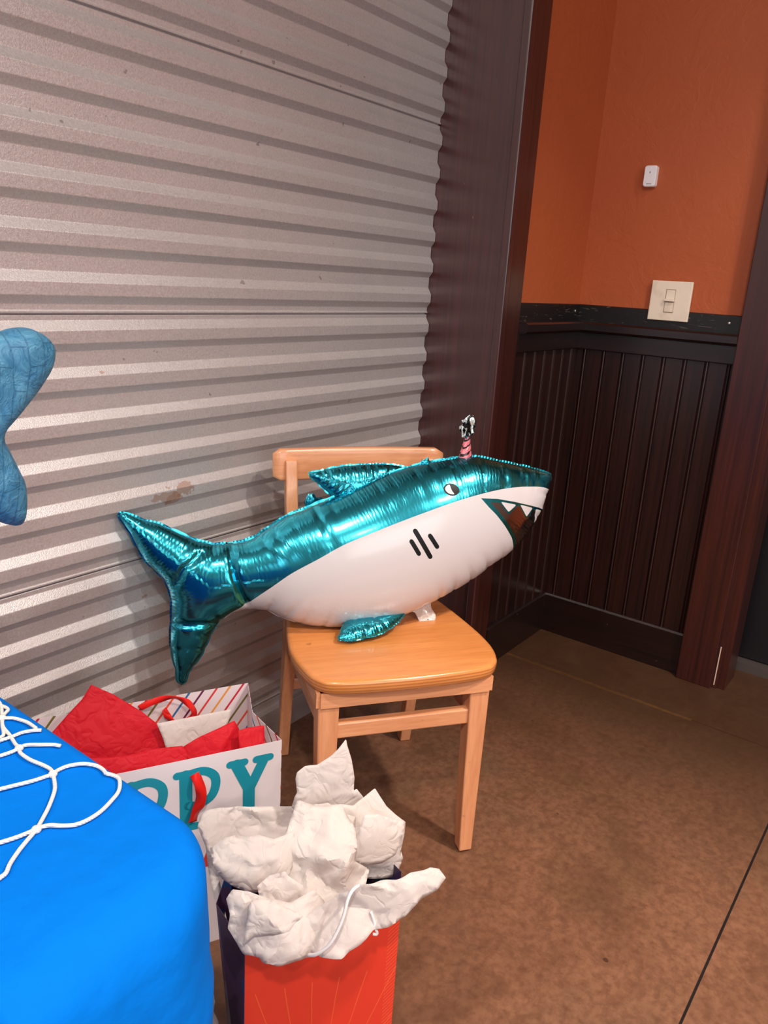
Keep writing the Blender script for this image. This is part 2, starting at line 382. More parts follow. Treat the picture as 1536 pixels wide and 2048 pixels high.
def inflated(name, plane, out_uv, thick, step, mats, classify=None, lines=(), parent=None, crease=(), split=None, flange=0.0035, pleat=0.35, pitch=0.045, seed=3, flmat=None, power=0.44):
    """a foil balloon shape: two pressurised skins welded along the outline, gathered pleats at the seam"""
    V, T, d, s, B, S = fill(out_uv, step, lines, seed)
    bnd = d < 1e-5
    phi = poisson(V, T, bnd); h = (phi/phi.max())**power*thick
    rs = np.random.RandomState(seed); L = S[-1]; nb = max(int(L/pitch), 4)
    cs = np.sort((np.arange(nb)+rs.uniform(-.3, .3, nb))/nb*L); ca = rs.uniform(.3, 1, nb)
    g = np.zeros(len(V))
    for c_, a_ in zip(cs, ca):
        ds = np.abs(s-c_); ds = np.minimum(ds, L-ds); g = np.maximum(g, a_*np.exp(-(ds/(0.0035+0.10*d))**2)*np.exp(-d/(0.014*(.4+a_))))
    h = h*(1-pleat*g)
    for line, wd, dep in crease:
        q, _ = resample(line, 0.002, False); dd, _ = seamdist(V, q, np.zeros(len(q))); h = h*(1-dep*np.exp(-(dd/wd)**2))
    n = len(V); h[bnd] = 0
    def build(nm, mask, par, fl=True):
        Tm = T[mask]; cen = V[Tm].mean(1)
        front = [plane.at(V[i, 0], V[i, 1], h[i]) for i in range(n)]; back = [plane.at(V[i, 0], V[i, 1], -h[i]) for i in range(n)]
        verts = np.array(front+back); faces = [tuple(t) for t in Tm]+[(t[0]+n*(not bnd[t[0]]), t[2]+n*(not bnd[t[2]]), t[1]+n*(not bnd[t[1]])) for t in Tm]
        if plane.n @ np.cross(plane.a, plane.b) < 0: faces = [f[::-1] for f in faces]
        faces = [tuple(map(int, f)) for f in faces]
        mi = classify(cen) if classify else np.zeros(len(Tm), int); mi = list(mi)+list(mi)
        ss = np.r_[s, s]; dd = np.r_[d, d]
        verts = list(verts); ss = list(ss); dd = list(dd)
        if flange and fl:
            # the flat welded rim just outside the seam
            nv = len(verts); tt = np.roll(B, -1, 0)-np.roll(B, 1, 0); tt /= np.linalg.norm(tt, axis=1)[:, None]+1e-12
            nr = np.c_[tt[:, 1], -tt[:, 0]]
            if inside(B, (B+nr*0.002)).mean() > .5: nr = -nr
            m = len(B); wob = 0.0004*np.sin(S*120)
            gg = np.array([min(min(abs(x-c_), L-abs(x-c_)) for c_ in cs) for x in S])
            fw = flange*(0.55+0.45*np.clip(gg/0.01, 0, 1))
            for i in range(m):
                verts.append(plane.at(B[i, 0], B[i, 1], 0.0004)); verts.append(plane.at(*(B[i]+nr[i]*fw[i]), wob[i])); ss += [S[i]]*2; dd += [0.0]*2
            keep = np.ones(m, bool)
            if split is not None: keep = (np.array([split(b) for b in B]) == (nm != 'tail_fin'))
            bc = classify(B-nr*0.004) if classify else np.zeros(m, int)
            for i in range(m):
                j = (i+1) % m
                if keep[i] and keep[j]: faces.append((nv+2*i, nv+2*j, nv+2*j+1, nv+2*i+1)); mi.append(int(bc[i]))
        me = bpy.data.meshes.new(nm); me.from_pydata([tuple(map(float, v)) for v in verts], [], faces)
        o = link(nm, me, mats, par, True)
        me.polygons.foreach_set('material_index', [int(x) for x in mi])
        for an, arr in (('seam_s', ss), ('seam_d', dd)):
            at = me.attributes.new(an, 'FLOAT', 'POINT'); at.data.foreach_set('value', [float(x) for x in arr])
        bm = bmesh.new(); bm.from_mesh(me); loose = [v for v in bm.verts if not v.link_faces]; bmesh.ops.delete(bm, geom=loose, context='VERTS'); bm.to_mesh(me); bm.free()
        return o
    if split is None: return build(name, np.ones(len(T), bool), parent)
    cen = V[T].mean(1); k = np.array([split(c) for c in cen])
    return build(name, k, parent), build('tail_fin', ~k, parent)

def facets(P, cell, seed):
    """piecewise flat random relief (creased paper): random heights on a jittered triangulation"""
    rs = np.random.RandomState(seed); lo = P.min(0)-2*cell; n = np.ceil((P.max(0)+2*cell-lo)/cell).astype(int)+1
    H = rs.uniform(-1, 1, (n[0]+1, n[1]+1)); q = (P-lo)/cell
    an = rs.uniform(0, 3)
    q = q+0.33*np.c_[np.sin(q[:, 1]*1.7+an), np.sin(q[:, 0]*1.9+an*2)]
    i = np.clip(np.floor(q).astype(int), 0, n-1); f = q-i; a, b = f[:, 0], f[:, 1]
    h00 = H[i[:, 0], i[:, 1]]; h10 = H[i[:, 0]+1, i[:, 1]]; h01 = H[i[:, 0], i[:, 1]+1]; h11 = H[i[:, 0]+1, i[:, 1]+1]
    flip = (i.sum(1) % 2) == 0
    t1 = np.where(a+b < 1, h00+(h10-h00)*a+(h01-h00)*b, h11+(h01-h11)*(1-a)+(h10-h11)*(1-b))
    t2 = np.where(a > b, h00+(h10-h00)*a+(h11-h10)*b, h00+(h01-h00)*b+(h11-h01)*a)
    return np.where(flip, t1, t2)
def creases(lo, hi, cell, seed):
    """random irregular triangulation: its edges are the paper's creases, its corners get random heights"""
    rs = np.random.RandomState(seed); lo = lo-cell; hi = hi+cell; g = []
    for x in np.arange(lo[0], hi[0]+cell, cell):
        for y in np.arange(lo[1], hi[1]+cell, cell): g.append((x+rs.uniform(-.42, .42)*cell, y+rs.uniform(-.42, .42)*cell))
    V, E, T, *_ = delaunay_2d_cdt([Vector(p) for p in g], [], [], 0, 1e-7)
    V = np.array([tuple(v) for v in V]); return V, E, T, rs.uniform(-1, 1, len(V))
def crease_height(P, cr):
    V, E, T, H = cr; h = np.zeros(len(P))
    for t in T:
        a, b, c = V[t[0]], V[t[1]], V[t[2]]; den = (b[1]-c[1])*(a[0]-c[0])+(c[0]-b[0])*(a[1]-c[1])
        l0 = ((b[1]-c[1])*(P[:, 0]-c[0])+(c[0]-b[0])*(P[:, 1]-c[1]))/den; l1 = ((c[1]-a[1])*(P[:, 0]-c[0])+(a[0]-c[0])*(P[:, 1]-c[1]))/den
        l2 = 1-l0-l1; k = (l0 > -1e-6) & (l1 > -1e-6) & (l2 > -1e-6); h[k] = l0[k]*H[t[0]]+l1[k]*H[t[1]]+l2[k]*H[t[2]]
    return h
def sheet(name, plane, px, amp, mat, seed, cell=0.05, bulge=0.0, parent=None, step=0.006, smooth=True, curl=0.0, roll=0.0):
    out = [plane.uv(*p) for p in px]
    out = [tuple(p) for p in catmull(out, 4, True)] if smooth else out
    o_ = np.array(out); lo, hi = o_.min(0), o_.max(0)
    c1 = creases(lo, hi, cell, seed); c2 = creases(lo, hi, cell*0.42, seed+50)
    V, T, d, s, B, S = fill(out, min(step, 0.0042), (), seed, False)
    rs = np.random.RandomState(seed+5); f1, f2 = rs.uniform(0, 6, 2)
    W_ = V+0.11*cell*np.c_[np.sin(V[:, 1]*2.2/cell+f1)+0.5*np.sin(V[:, 0]*3.1/cell), np.sin(V[:, 0]*1.9/cell+f2)+0.5*np.sin(V[:, 1]*3.3/cell)]
    h = amp*(0.85*crease_height(W_, c1)+0.24*crease_height(W_, c2))
    c = V.mean(0); r = np.linalg.norm(V-c, axis=1)/np.linalg.norm(V-c, axis=1).max(); h = h+bulge*(1-r*r)
    h = h+roll*np.exp(-(d/0.012)**2)*np.sin(s*37+seed)
    n = len(V)
    vs = [plane.at(V[i, 0], V[i, 1], h[i]) for i in range(n)]
    o = mesh(name, vs, [tuple(map(int, t)) for t in T], mat, parent, True)
    o.data.set_sharp_from_angle(angle=math.radians(26))
    md = o.modifiers.new('thickness', 'SOLIDIFY'); md.thickness = 0.0003
    return o

# ================================================================== SETTING
SX0, JX = -4.0, 1.955           # shutter extent along x, jamb plane
WX, NY = 2.5, 1.087             # orange wall plane, narrow wall plane
struct(box('floor', (-4.0, -4.0, -0.05), (3.4, 1.6, 0.0), FLO))
CEM = N('ceiling_paint'); CEM.p(Base_Color=srgb(205, 198, 190), Roughness=0.8)
struct(box('ceiling', (-4.0, -4.0, CEIL), (3.4, 1.6, CEIL+0.05), CEM.m))
PALE = N('tan_plaster'); PALE.p(Base_Color=PALE.mix(PALE.noise(PALE.co(), 8), srgb(168, 156, 146), srgb(180, 168, 158)), Roughness=0.7)
# walls behind the camera with window openings
def wall_with_hole(name, axis, pos, lo, hi, h0, h1, z0, z1, mat):
    bm = bmesh.new(); t = 0.1
    def b(a0, a1, c0, c1):
        if axis == 'y': addbox(bm, (a0, pos-t, c0), (a1, pos, c1))
        else: addbox(bm, (pos-t, a0, c0), (pos, a1, c1))
    b(lo, h0, 0, CEIL); b(h1, hi, 0, CEIL); b(h0, h1, 0, z0); b(h0, h1, z1, CEIL)
    return struct(bmo(name, bm, mat))
wall_with_hole('wall_back', 'y', -3.9, -4.0, 3.4, -2.5, 0.1, 0.85, 2.65, PALE.m)
wall_with_hole('wall_left', 'x', -3.9, -3.9, 1.6, -2.2, 0.2, 0.85, 2.65, PALE.m)
for nm, lo, hi in (('window_1', (-2.5, -3.97, 0.85), (0.1, -3.93, 2.65)), ('window_2', (-3.97, -2.2, 0.85), (-3.93, 0.2, 2.65))):
    bm = bmesh.new(); ax = 0 if nm == 'window_1' else 1
    for k in range(4):
        t = lo[ax]+(hi[ax]-lo[ax]-0.06)*k/3; l = list(lo); h_ = list(hi); l[ax] = t; h_[ax] = t+0.06; addbox(bm, l, h_)
    for z in (lo[2], hi[2]-0.06): addbox(bm, (lo[0], lo[1], z), (hi[0], hi[1], z+0.06))
    struct(bmo(nm, bm, MAHR))

# roller shutter curtain: trapezoid corrugations, a lap seam every sixth
def shutter():
    yo, yi = 1.305, 1.3160; prof = [(0.0, yo)]; z = 0.02
    prof = []
    p = 0.0833
    for k in range(-13, 19):                 # three seams at 0.602, 1.102, 1.602
        zb = 1.127+p*k                      # centre of the under-facing slope
        prof += [(zb-0.0075, yi), (zb+0.0075, yo), (zb+0.030, yo), (zb+0.0475, yi)]
        if k % 6 == 5:
            zs = zb+0.0583
            prof += [(zs-0.0022, yi), (zs-0.0012, yi+0.007), (zs+0.0012, yi+0.007), (zs+0.0018, yi-0.0025), (zs+0.006, yi-0.0025), (zs+0.0065, yi)]
    prof = [q for q in prof if q[0] > 0.09 and q[0] < CEIL]
    prof = [(0.0, yo-0.004), (0.075, yo-0.004), (0.077, yi)]+prof+[(CEIL, yi)]
    v, f = [], []
    for x in (SX0, JX-0.0015):
        for (z, y) in prof: v.append((x, y, z))
    n = len(prof)
    for i in range(n-1): f.append((i, i+n, i+n+1, i+1))
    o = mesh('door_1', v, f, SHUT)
    b = o.modifiers.new('round', 'BEVEL'); b.width = 0.005; b.segments = 4; b.limit_method = 'ANGLE'; b.angle_limit = math.radians(20)
    s_ = o.modifiers.new('thickness', 'SOLIDIFY'); s_.thickness = 0.0015; s_.offset = -1
    struct(o)
    g = N('guide_steel'); g.p(Base_Color=srgb(60, 66, 68), Metallic=0.8, Roughness=0.35)
    bm = bmesh.new(); addbox(bm, (JX-0.05, 1.345, 0), (JX-0.001, 1.36, CEIL))
    bmo('guide_rail', bm, g.m, o)
    return o
shutter()
struct(box('wall_front', (-4.0, 1.37, 0), (JX, 1.5, CEIL), PALE.m))

# jamb board and casing at the end of the opening
struct(box('trim_1', (JX, NY-0.012, 0), (JX+0.03, 1.37, CEIL), MAH, bv=0.003))
bm = bmesh.new(); addbox(bm, (JX-0.006, NY-0.022, 0), (JX+0.022, NY+0.004, CEIL)); bevel(bm, 0.005, 3)
struct(bmo('trim_2', bm, MAH))
struct(box('trim_3', (JX+0.024, NY-0.018, 0), (2.062, NY+0.01, CEIL), MAHR, bv=0.003))
# orange walls
struct(box('wall_side', (2.0, NY, 0), (WX+0.1, NY+0.1, CEIL), ORG))
struct(box('wall_right', (WX, 0.50, 0), (WX+0.12, NY+0.1, CEIL), ORG))
# beadboard wainscot: boards with a rounded bead between
def beadboard(name, ax, c0, c1, first, pitch, z0, z1, mat):
    v, f, prof = [], [], []
    if ax == 'y': P3 = lambda t, h, z: (WX-0.008-h, t, z)
    else: P3 = lambda t, h, z: (t, NY-0.008-h, z)
    t = first
    while t > c0: t -= pitch
    prof.append((c0, 0))
    while t < c1:
        if t-0.009 > c0 and t+0.009 < c1:
            prof += [(t-0.0075, 0), (t-0.0055, -0.004)]
            prof += [(t-0.0045*math.cos(q), -0.004+0.0062*math.sin(q)) for q in np.linspace(0, math.pi, 8)]
            prof += [(t+0.0055, -0.004), (t+0.0075, 0)]
        t += pitch
    prof.append((c1, 0)); n = len(prof)
    for z in (z0, z1):
        for (t, h) in prof: v.append(P3(t, h, z))
    for i in range(n-1): f.append((i, i+1, i+n+1, i+n) if ax == 'x' else (i+1, i, i+n, i+n+1))
    o = mesh(name, v, f, mat, None, False); md = o.modifiers.new('t', 'SOLIDIFY'); md.thickness = 0.006; md.offset = -1
    return struct(o)
beadboard('trim_4', 'y', 0.575, 1.082, 0.654, 0.0648, 0.12, 1.05, MAHD)
beadboard('trim_5', 'x', 2.06, 2.494, 2.071, 0.066, 0.12, 1.05, MAHD)
# baseboards
def lboard(name, prof, mats):
    """a moulding that turns the inside corner: prof = (out, z) points, swept along the side wall then the right wall"""
    secs = []
    for cx, cy in ((2.06, None), (None, None), (None, 0.572)):
        s_ = []
        for (o_, z) in prof:
            if cx: s_.append((cx, NY-o_, z))
            elif cy: s_.append((WX-o_, cy, z))
            else: s_.append((WX-o_, NY-o_, z))
        secs.append(s_)
    return struct(loft(name, secs, mats))
lboard('baseboard_right', [(0, 0), (0.020, 0), (0.020, 0.137), (0.016, 0.143), (0, 0.143)], MAHY)
lboard('trim_6', [(0, 1.010), (0.020, 1.010), (0.022, 1.013), (0.022, 1.063), (0, 1.063)], MAHY)          # apron under the rail
lboard('trim_7', [(0, 1.061), (0.040, 1.066), (0.046, 1.072), (0.046, 1.092), (0.041, 1.097), (0, 1.097)], MAHY)   # chair rail cap
STRIP = N('black_resin_strip')
o_ = STRIP.co('Object', (6, 6, 40)); sn = STRIP.noise(o_, 2.4, 2, 0.4, 1.8)
STRIP.p(Base_Color=STRIP.mix(STRIP.ramp(sn, [(0.66, G(0)), (0.70, G(0.4))]), srgb(11, 10, 11), srgb(120, 108, 104)), Roughness=0.45)
strip = lboard('trim_8', [(0, 1.097), (0.006, 1.097), (0.006, 1.148), (0, 1.150)], STRIP.m)
SCREW = simple('bright_screw', srgb(215, 215, 215), 0.3, 0.9)
def screw(p, d):
    bm = bmesh.new(); bmesh.ops.create_uvsphere(bm, u_segments=14, v_segments=8, radius=0.0046)
    for v in bm.verts: v.co = Vector((v.co.x*(0.5 if d == 'x' else 1), v.co.y*(0.5 if d == 'y' else 1), v.co.z))+Vector(p)
    bmo('screw', bm, SCREW, strip, True)
screw((2.480-0.02, NY-0.007, 1.128), 'y'); screw((WX-0.007, 0.612, 1.127), 'x')

# post casing beside the door, door leaf set back
struct(box('trim_9', (2.455, 0.462, 0), (WX+0.02, 0.572, CEIL), MAHR, bv=0.002))
bm = bmesh.new()
pr = [(2.468, 0.462), (2.468, 0.452), (2.476, 0.444), (2.476, 0.424), (2.60, 0.424), (2.60, 0.462)]
struct(loft('trim_10', [[(x, y, 0) for x, y in pr], [(x, y, CEIL) for x, y in pr]], MAHR))
chip = simple('bare_wood_chip', srgb(206, 178, 158), 0.6)
bm = bmesh.new(); addbox(bm, (2.4666, 0.4535, 0.012), (2.4684, 0.4565, 0.145)); bmo('paint_chip', bm, chip, bpy.data.objects['trim_10'])
DOORM = N('black_door_paint'); n_ = DOORM.noise(DOORM.co(), 60, 3)
DOORM.p(Base_Color=DOORM.mix(DOORM.ramp(n_, [(0.7, G(0)), (0.74, G(0.4))]), srgb(20, 18, 22), srgb(80, 70, 72)), Roughness=0.35)
struct(box('door_2', (2.70, -0.50, 0.035), (2.745, 0.44, 2.15), DOORM.m))
struct(box('trim_11', (2.66, -0.52, 0), (2.78, 0.45, 0.03), simple('scuffed_threshold', srgb(92, 82, 78), 0.45, 0.5)))
struct(box('wall_door_head', (WX, -0.60, 2.15), (WX+0.12, 0.50, CEIL), ORG))
struct(box('wall_right_near', (WX, -3.9, 0), (WX+0.12, -0.60, CEIL), ORG))
struct(box('wall_lobby', (2.78, -0.6, 0), (2.85, 0.7, CEIL), DOORM.m))
struct(box('trim_12', (2.455, -0.60, 0), (WX+0.02, -0.50, CEIL), MAHR, bv=0.002))

# ceiling lamps
LG = N('lamp_glow'); LG.p(Base_Color=(1, 1, 1, 1), Emission_Color=(*WARM, 1), Emission_Strength=14)
LT = simple('lamp_trim_white', srgb(225, 222, 215), 0.4)
for x, y, p in LAMPS:
    r = empty('ceiling_lamp', (x, y, CEIL))
    where = {(-0.7, -0.5): 'behind the camera on the left', (1.35, -0.75): 'in front of the dark door', (0.5, -2.3): 'in the middle of the room', (-1.9, 0.3): 'nearest the far end of the shutter', (2.6, -2.6): 'by the right back corner', (-1.7, -2.6): 'by the back window'}[(x, y)]
    if x > 2.4: r.location.x = 2.2
    tag(r, 'round recessed ceiling lamp '+where, 'lamp', 'recessed ceiling lamps')
    bm = bmesh.new(); bmesh.ops.create_cone(bm, cap_ends=True, segments=32, radius1=0.11, radius2=0.11, depth=0.02)
    for v in bm.verts: v.co.z -= 0.01
    bmo('trim_ring', bm, LT, r)
    bm = bmesh.new(); bmesh.ops.create_circle(bm, cap_ends=True, segments=32, radius=0.08)
    for v in bm.verts: v.co.z = -0.022
    bmo('diffuser', bm, LG.m, r)

# ================================================================== LIGHT SWITCH, SENSOR
IV = N('ivory_plastic'); o_ = IV.co('Object')
IV.p(Base_Color=IV.mix(IV.ramp(IV.noise(o_, 30), [(0.5, G(0)), (0.75, G(0.5))]), srgb(226, 212, 194), srgb(196, 178, 158)), Roughness=0.35)
IVD = simple('ivory_recess', srgb(150, 132, 112), 0.5)
sw = empty('light_switch', (WX-0.008, 0.792, 1.178))
tag(sw, 'square ivory dimmer switch plate on the orange wall above the black strip', 'light switch')
def lbox(name, lo, hi, mat, par, bv=0.0): return box(name, lo, hi, mat, par, bv)
lbox('wall_plate', (-0.006, -0.061, -0.058), (0.004, 0.061, 0.058), IV.m, sw, 0.002)
lbox('slot', (-0.0068, -0.0145, -0.034), (-0.005, 0.0145, 0.034), IVD, sw)
lbox('upper_insert', (-0.0078, -0.013, 0.006), (-0.006, 0.013, 0.032), IV.m, sw, 0.0006)
lbox('lower_insert', (-0.0078, -0.013, -0.032), (-0.006, 0.013, -0.004), IV.m, sw, 0.0006)
lbox('slider', (-0.016, -0.014, -0.001), (-0.006, 0.014, 0.006), IV.m, sw, 0.001)
se = empty('wall_sensor', (WX, 0.907, 1.531))
tag(se, 'small white rounded wireless sensor stuck high on the orange wall', 'sensor')
SEW = simple('white_plastic', srgb(228, 228, 234), 0.35)
bm = bmesh.new()
def rrect(w_, h_, r, k=6):
    out = []
    for cx, cy, a0 in ((w_/2-r, h_/2-r, 0), (-w_/2+r, h_/2-r, 90), (-w_/2+r, -h_/2+r, 180), (w_/2-r, -h_/2+r, 270)):
        for i in range(k+1):
            a = math.radians(a0+90*i/k); out.append((cx+r*math.cos(a), cy+r*math.sin(a)))
    return out
loft('housing', [[(-x_, a*s_, b*s_) for a, b in rrect(0.037, 0.060, 0.007)] for x_, s_ in ((0.0, 0.98), (0.014, 1.0), (0.019, 0.97), (0.021, 0.90))], SEW, se, smooth=False)
GRY = simple('grey_print', srgb(120, 120, 128), 0.5)
lbox('indicator', (-0.0216, -0.0012, 0.008), (-0.0205, 0.0012, 0.013), GRY, se)
bm = bmesh.new()
for k in range(6): addbox(bm, (-0.0216, 0.007-k*0.0026-0.0018, -0.0225), (-0.0205, 0.007-k*0.0026, -0.0205))
bmo('small_print', bm, GRY, se)

# ================================================================== CHAIR
ANG = math.radians(-36.0); cu = np.array([math.cos(ANG), math.sin(ANG)]); cv = np.array([-math.sin(ANG), math.cos(ANG)])
cO = np.array([1.298, 0.673])-cu*0.160
chair = empty('wooden_chair', (cO[0], cO[1], 0), ANG)
tag(chair, 'honey coloured wooden cafe chair with plywood seat carrying the shark balloon', 'chair')
def seat_outline(s=1.0, off=0.0):
    pts = [(-0.205, 0.06), (-0.185, 0.005), (-0.14, -0.018), (0.0, -0.026), (0.14, -0.018), (0.190, 0.004), (0.212, 0.06), (0.214, 0.14), (0.200, 0.26), (0.180, 0.36), (0.150, 0.395), (0.0, 0.402), (-0.150, 0.395), (-0.180, 0.36), (-0.200, 0.26), (-0.214, 0.14)]
    return [(p[0]*s, (p[1]-0.19)*s+0.19) for p in catmull(pts, 6, True)]
secs = []
for z, s_ in ((0.424, 0.955), (0.427, 0.982), (0.432, 0.993), (0.447, 1.0), (0.452, 0.993), (0.455, 0.975), (0.4555, 0.95)):
    secs.append([(x, y, z) for x, y in seat_outline(s_)])
bm = bmesh.new(); rows = [[bm.verts.new(p) for p in s_] for s_ in secs]; n = len(rows[0])
for A, B_ in zip(rows, rows[1:]):
    for i in range(n): bm.faces.new((A[i], A[(i+1) % n], B_[(i+1) % n], B_[i]))
bm.faces.new(rows[0]); bm.faces.new(rows[-1])
bmo('seat', bm, SEAT, chair, True).data.polygons[-1].use_smooth = False
# apron (three visible sides and the back)
bm = bmesh.new()
addbox(bm, (-0.178, -0.004, 0.393), (0.178, 0.016, 0.425))
addbox(bm, (-0.186, 0.0, 0.393), (-0.166, 0.37, 0.425)); addbox(bm, (0.166, 0.0, 0.393), (0.186, 0.37, 0.425)); addbox(bm, (-0.166, 0.35, 0.393), (0.166, 0.37, 0.425))
bmo('apron', bm, MAPX, chair)
for sx in (-1, 1):
    lx = 0.160*sx
    def sq(cx, cy, z, hx, hy): return [(cx-hx, cy-hy, z), (cx+hx, cy-hy, z), (cx+hx, cy+hy, z), (cx-hx, cy+hy, z)]
    loft('leg', [sq(lx*1.0, 0.008, 0.004, 0.0145, 0.0155), sq(lx, 0.016, 0.20, 0.0185, 0.0185), sq(lx, 0.022, 0.395, 0.0215, 0.0215)], MAPLE, chair, 0.003)
    g = bmesh.new(); bmesh.ops.create_cone(g, cap_ends=True, segments=16, radius1=0.011, radius2=0.011, depth=0.005)
    for v in g.verts: v.co += Vector((lx, 0.008, 0.0025))
    gl = bmo('foot_glide', g, simple('dark_glide', srgb(40, 34, 30), 0.4), chair)
    # rear leg running up into the back post
    prof = [(0.445, 0.0), (0.418, 0.15), (0.385, 0.33), (0.370, 0.44), (0.382, 0.56), (0.410, 0.68), (0.432, 0.785)]
    prof = catmull([np.array(p) for p in prof], 4)
    secs = []
    for yy, z in prof:
        hx = 0.014 if z < .5 else 0.0135; hy = 0.015+0.012*math.exp(-((z-0.38)/0.13)**2)
        secs.append(sq(0.166*sx, yy, z, hx, hy))
    loft('leg', secs, MAPLE, chair, 0.003)
    loft('stretcher', [[(lx+dx, yy, z) for dx, z in ((-0.009, z0), (0.009, z0), (0.009, z0+0.028), (-0.009, z0+0.028))] for yy, z0 in ((0.03, 0.318), (0.40, 0.305))], MAPY, chair, 0.002)
box('stretcher', (-0.145, 0.006, 0.316), (0.145, 0.026, 0.350), MAPX, chair, 0.003)
box('stretcher', (-0.155, 0.385, 0.215), (0.155, 0.403, 0.245), MAPX, chair, 0.003)
# curved top rail
secs = []
for t in np.linspace(-1, 1, 25):
    x = 0.207*t; yb = 0.433+0.016*(1-t*t); hh = 0.036-(0.010*max(0, (abs(t)-0.93)/0.07)**2); th = 0.0125-(0.004*max(0, (abs(t)-0.93)/0.07)**2)
    zc = 0.772; lean = 0.10
    q = [(a*th, b*hh) for a, b in rrect(2, 2, 0.35, 3)]
    secs.append([(x, yb+a+b*lean, zc+b) for a, b in q])
loft('top_rail', secs, MAPX, chair, 0, True)

# ================================================================== SHARK BALLOON
bu = np.array([0.793, -0.609, 0]); bv_ = np.array([0.609, 0.793, 0]); lean = math.radians(7)
PB = Plane((1.245, 0.996, 0.455), bu, bv_*math.sin(lean)+np.array([0, 0, math.cos(lean)]))
out_px = [(1101,948),(1057,934),(1004,923),(952,912),(916,914),(881,920),(843,927),(811,936),(776,947),(741,961),(705,976),(670,993),(635,1005),(606,1018),(578,1028),(558,1040),(525,1062),(509,1073),(486,1082),(460,1086),(428,1088),(395,1081),(369,1070),(343,1058),(317,1047),(291,1041),(272,1034),(252,1026),(241,1025),
 (238,1032),(249,1049),(262,1067),(275,1095),(291,1121),(311,1141),(327,1155),(338,1178),(343,1201),(343,1227),(341,1259),(341,1289),(347,1318),(353,1341),(355,1362),(363,1369),(371,1362),(376,1344),(392,1324),(405,1305),(415,1282),(428,1256),(442,1238),(460,1225),(480,1217),(509,1214),(538,1219),(558,1231),(590,1241),(623,1248),(656,1251),(688,1251),(719,1247),(758,1240),(797,1229),(828,1216),(867,1197),(909,1174),(944,1153),(979,1125),(1004,1111),(1017,1099),(1038,1082),(1054,1059),(1071,1034),(1078,1017),(1092,982),(1100,958)]
UVS = lambda L, P=PB: [tuple(P.uv(*p)) for p in L]
out = UVS(out_px)
bound_px = [(1130,990),(1092,977),(1067,969),(1022,966.5),(980,969.5),(934,978),(881,992),(828,1010),(776,1029),(723,1050),(670,1073),(623,1100),(574,1128),(542,1152),(509,1178),(488,1196),(474,1207),(455,1221),(440,1236),(430,1250)]
bound = [tuple(p) for p in catmull([np.array(p) for p in UVS(bound_px)], 4)]
white_poly = bound+UVS([(440,1300),(700,1400),(1150,1250),(1200,1000)])
mouth_px = [(935,985.5),(967,987),(1004,994),(1040,1003),(1062,1009.5),(1079,1016),(1100,1060),(1050,1120),(1016,1101),(1011,1088),(1000,1064),(982,1038.7),(964,1017),(949,1002)]
mouth_in = [(953,993),(968,994),(1004,1001),(1040,1010),(1062,1016),(1081,1024),(1110,1060),(1060,1130),(1024,1104),(1018,1085),(1006,1060),(988,1034),(970,1012)]
def px_round(tri, r=0.16):
    out_ = []
    n = len(tri)
    for i in range(n):
        a, b, c = [np.array(tri[(i+k) % n], float) for k in (-1, 0, 1)]
        out_ += [b+(a-b)*r, b+(a-b)*r*.3+(c-b)*r*.3*.2, b*0.94+(a+c)*0.03, b+(c-b)*r]
    return [tuple(p) for p in out_]
def grow(poly, k):
    P_ = np.array(poly, float); c = P_.mean(0); d = P_-c; l = np.linalg.norm(d, axis=1)[:, None]; return [tuple(p) for p in c+d*(l+k)/l]
teeth_px = [px_round(t) for t in (((974,992.5),(1007.5,999.5),(989.5,1013)), ((1015,999.5),(1045,1008),(1030,1024.5)), ((1052,1010.5),(1071.5,1017),(1054,1042)))]
ell = lambda cx, cy, rx, ry, rot=0, n=28: [(cx+rx*math.cos(t)*math.cos(rot)-ry*math.sin(t)*math.sin(rot), cy+rx*math.cos(t)*math.sin(rot)+ry*math.sin(t)*math.cos(rot)) for t in [2*math.pi*i/n for i in range(n)]]
eye_px = ell(879.7, 969.5, 15, 11.3, 0.08)
pup_px = [tuple(p) for p in catmull([np.array(p) for p in ((877.6,960.6),(871,963),(867.6,968),(869.5,973),(875,977),(884,977.6),(880.5,972),(878.5,966))], 4, True)]
def capsule(a, b, w_):
    a, b = np.array(a, float), np.array(b, float); t = (b-a)/np.linalg.norm(b-a); n_ = np.array([-t[1], t[0]]); r = w_/2; o = []
    for c, s0 in ((b, -90), (a, 90)):
        for i in range(9):
            q = math.radians(s0+180*i/8); o.append(tuple(c+t*r*math.cos(q)+n_*r*math.sin(q)))
    return o
gills = [capsule((804, 1045), (832.5, 1094), 9), capsule((796.5, 1064.5), (810.5, 1088), 8.5), capsule((832, 1054), (845.5, 1075), 8.5)]
regions = [('k', gills[0]), ('k', gills[1]), ('k', gills[2]), ('w', pup_px), ('k', eye_px)]+[('w', t) for t in teeth_px]+[('t', grow(t, 4.5)) for t in teeth_px]
regs = [(c, UVS(p)) for c, p in regions]; MO, MI = UVS(mouth_px), UVS(mouth_in); WP = white_poly
def classify(c):
    r = np.where(inside(WP, c), 1, 0); mo = inside(MO, c); r[mo] = 0; mi = inside(MI, c) & mo; r[mi] = 2
    for k, p in reversed(regs):
        q = inside(p, c)
        if k == 't': r[q & mo] = 0
        elif k == 'w' : r[q] = 1
        else: r[q] = 3
    return r
tail_px = [(448, 1072), (455, 1092), (461, 1120), (467, 1145), (478, 1175), (488, 1197), (486, 1222)]
tail_uv = UVS(tail_px)
def is_body(c):
    P_ = np.array(tail_uv); u = np.interp(-c[1], -P_[:, 1], P_[:, 0]); return bool(c[0] > u)
shark = empty('shark_balloon', (1.245, 0.996, 0.455))
tag(shark, 'large teal and white foil shark balloon with open toothy mouth lying on the chair', 'balloon')
INV = shark.matrix_world.inverted()
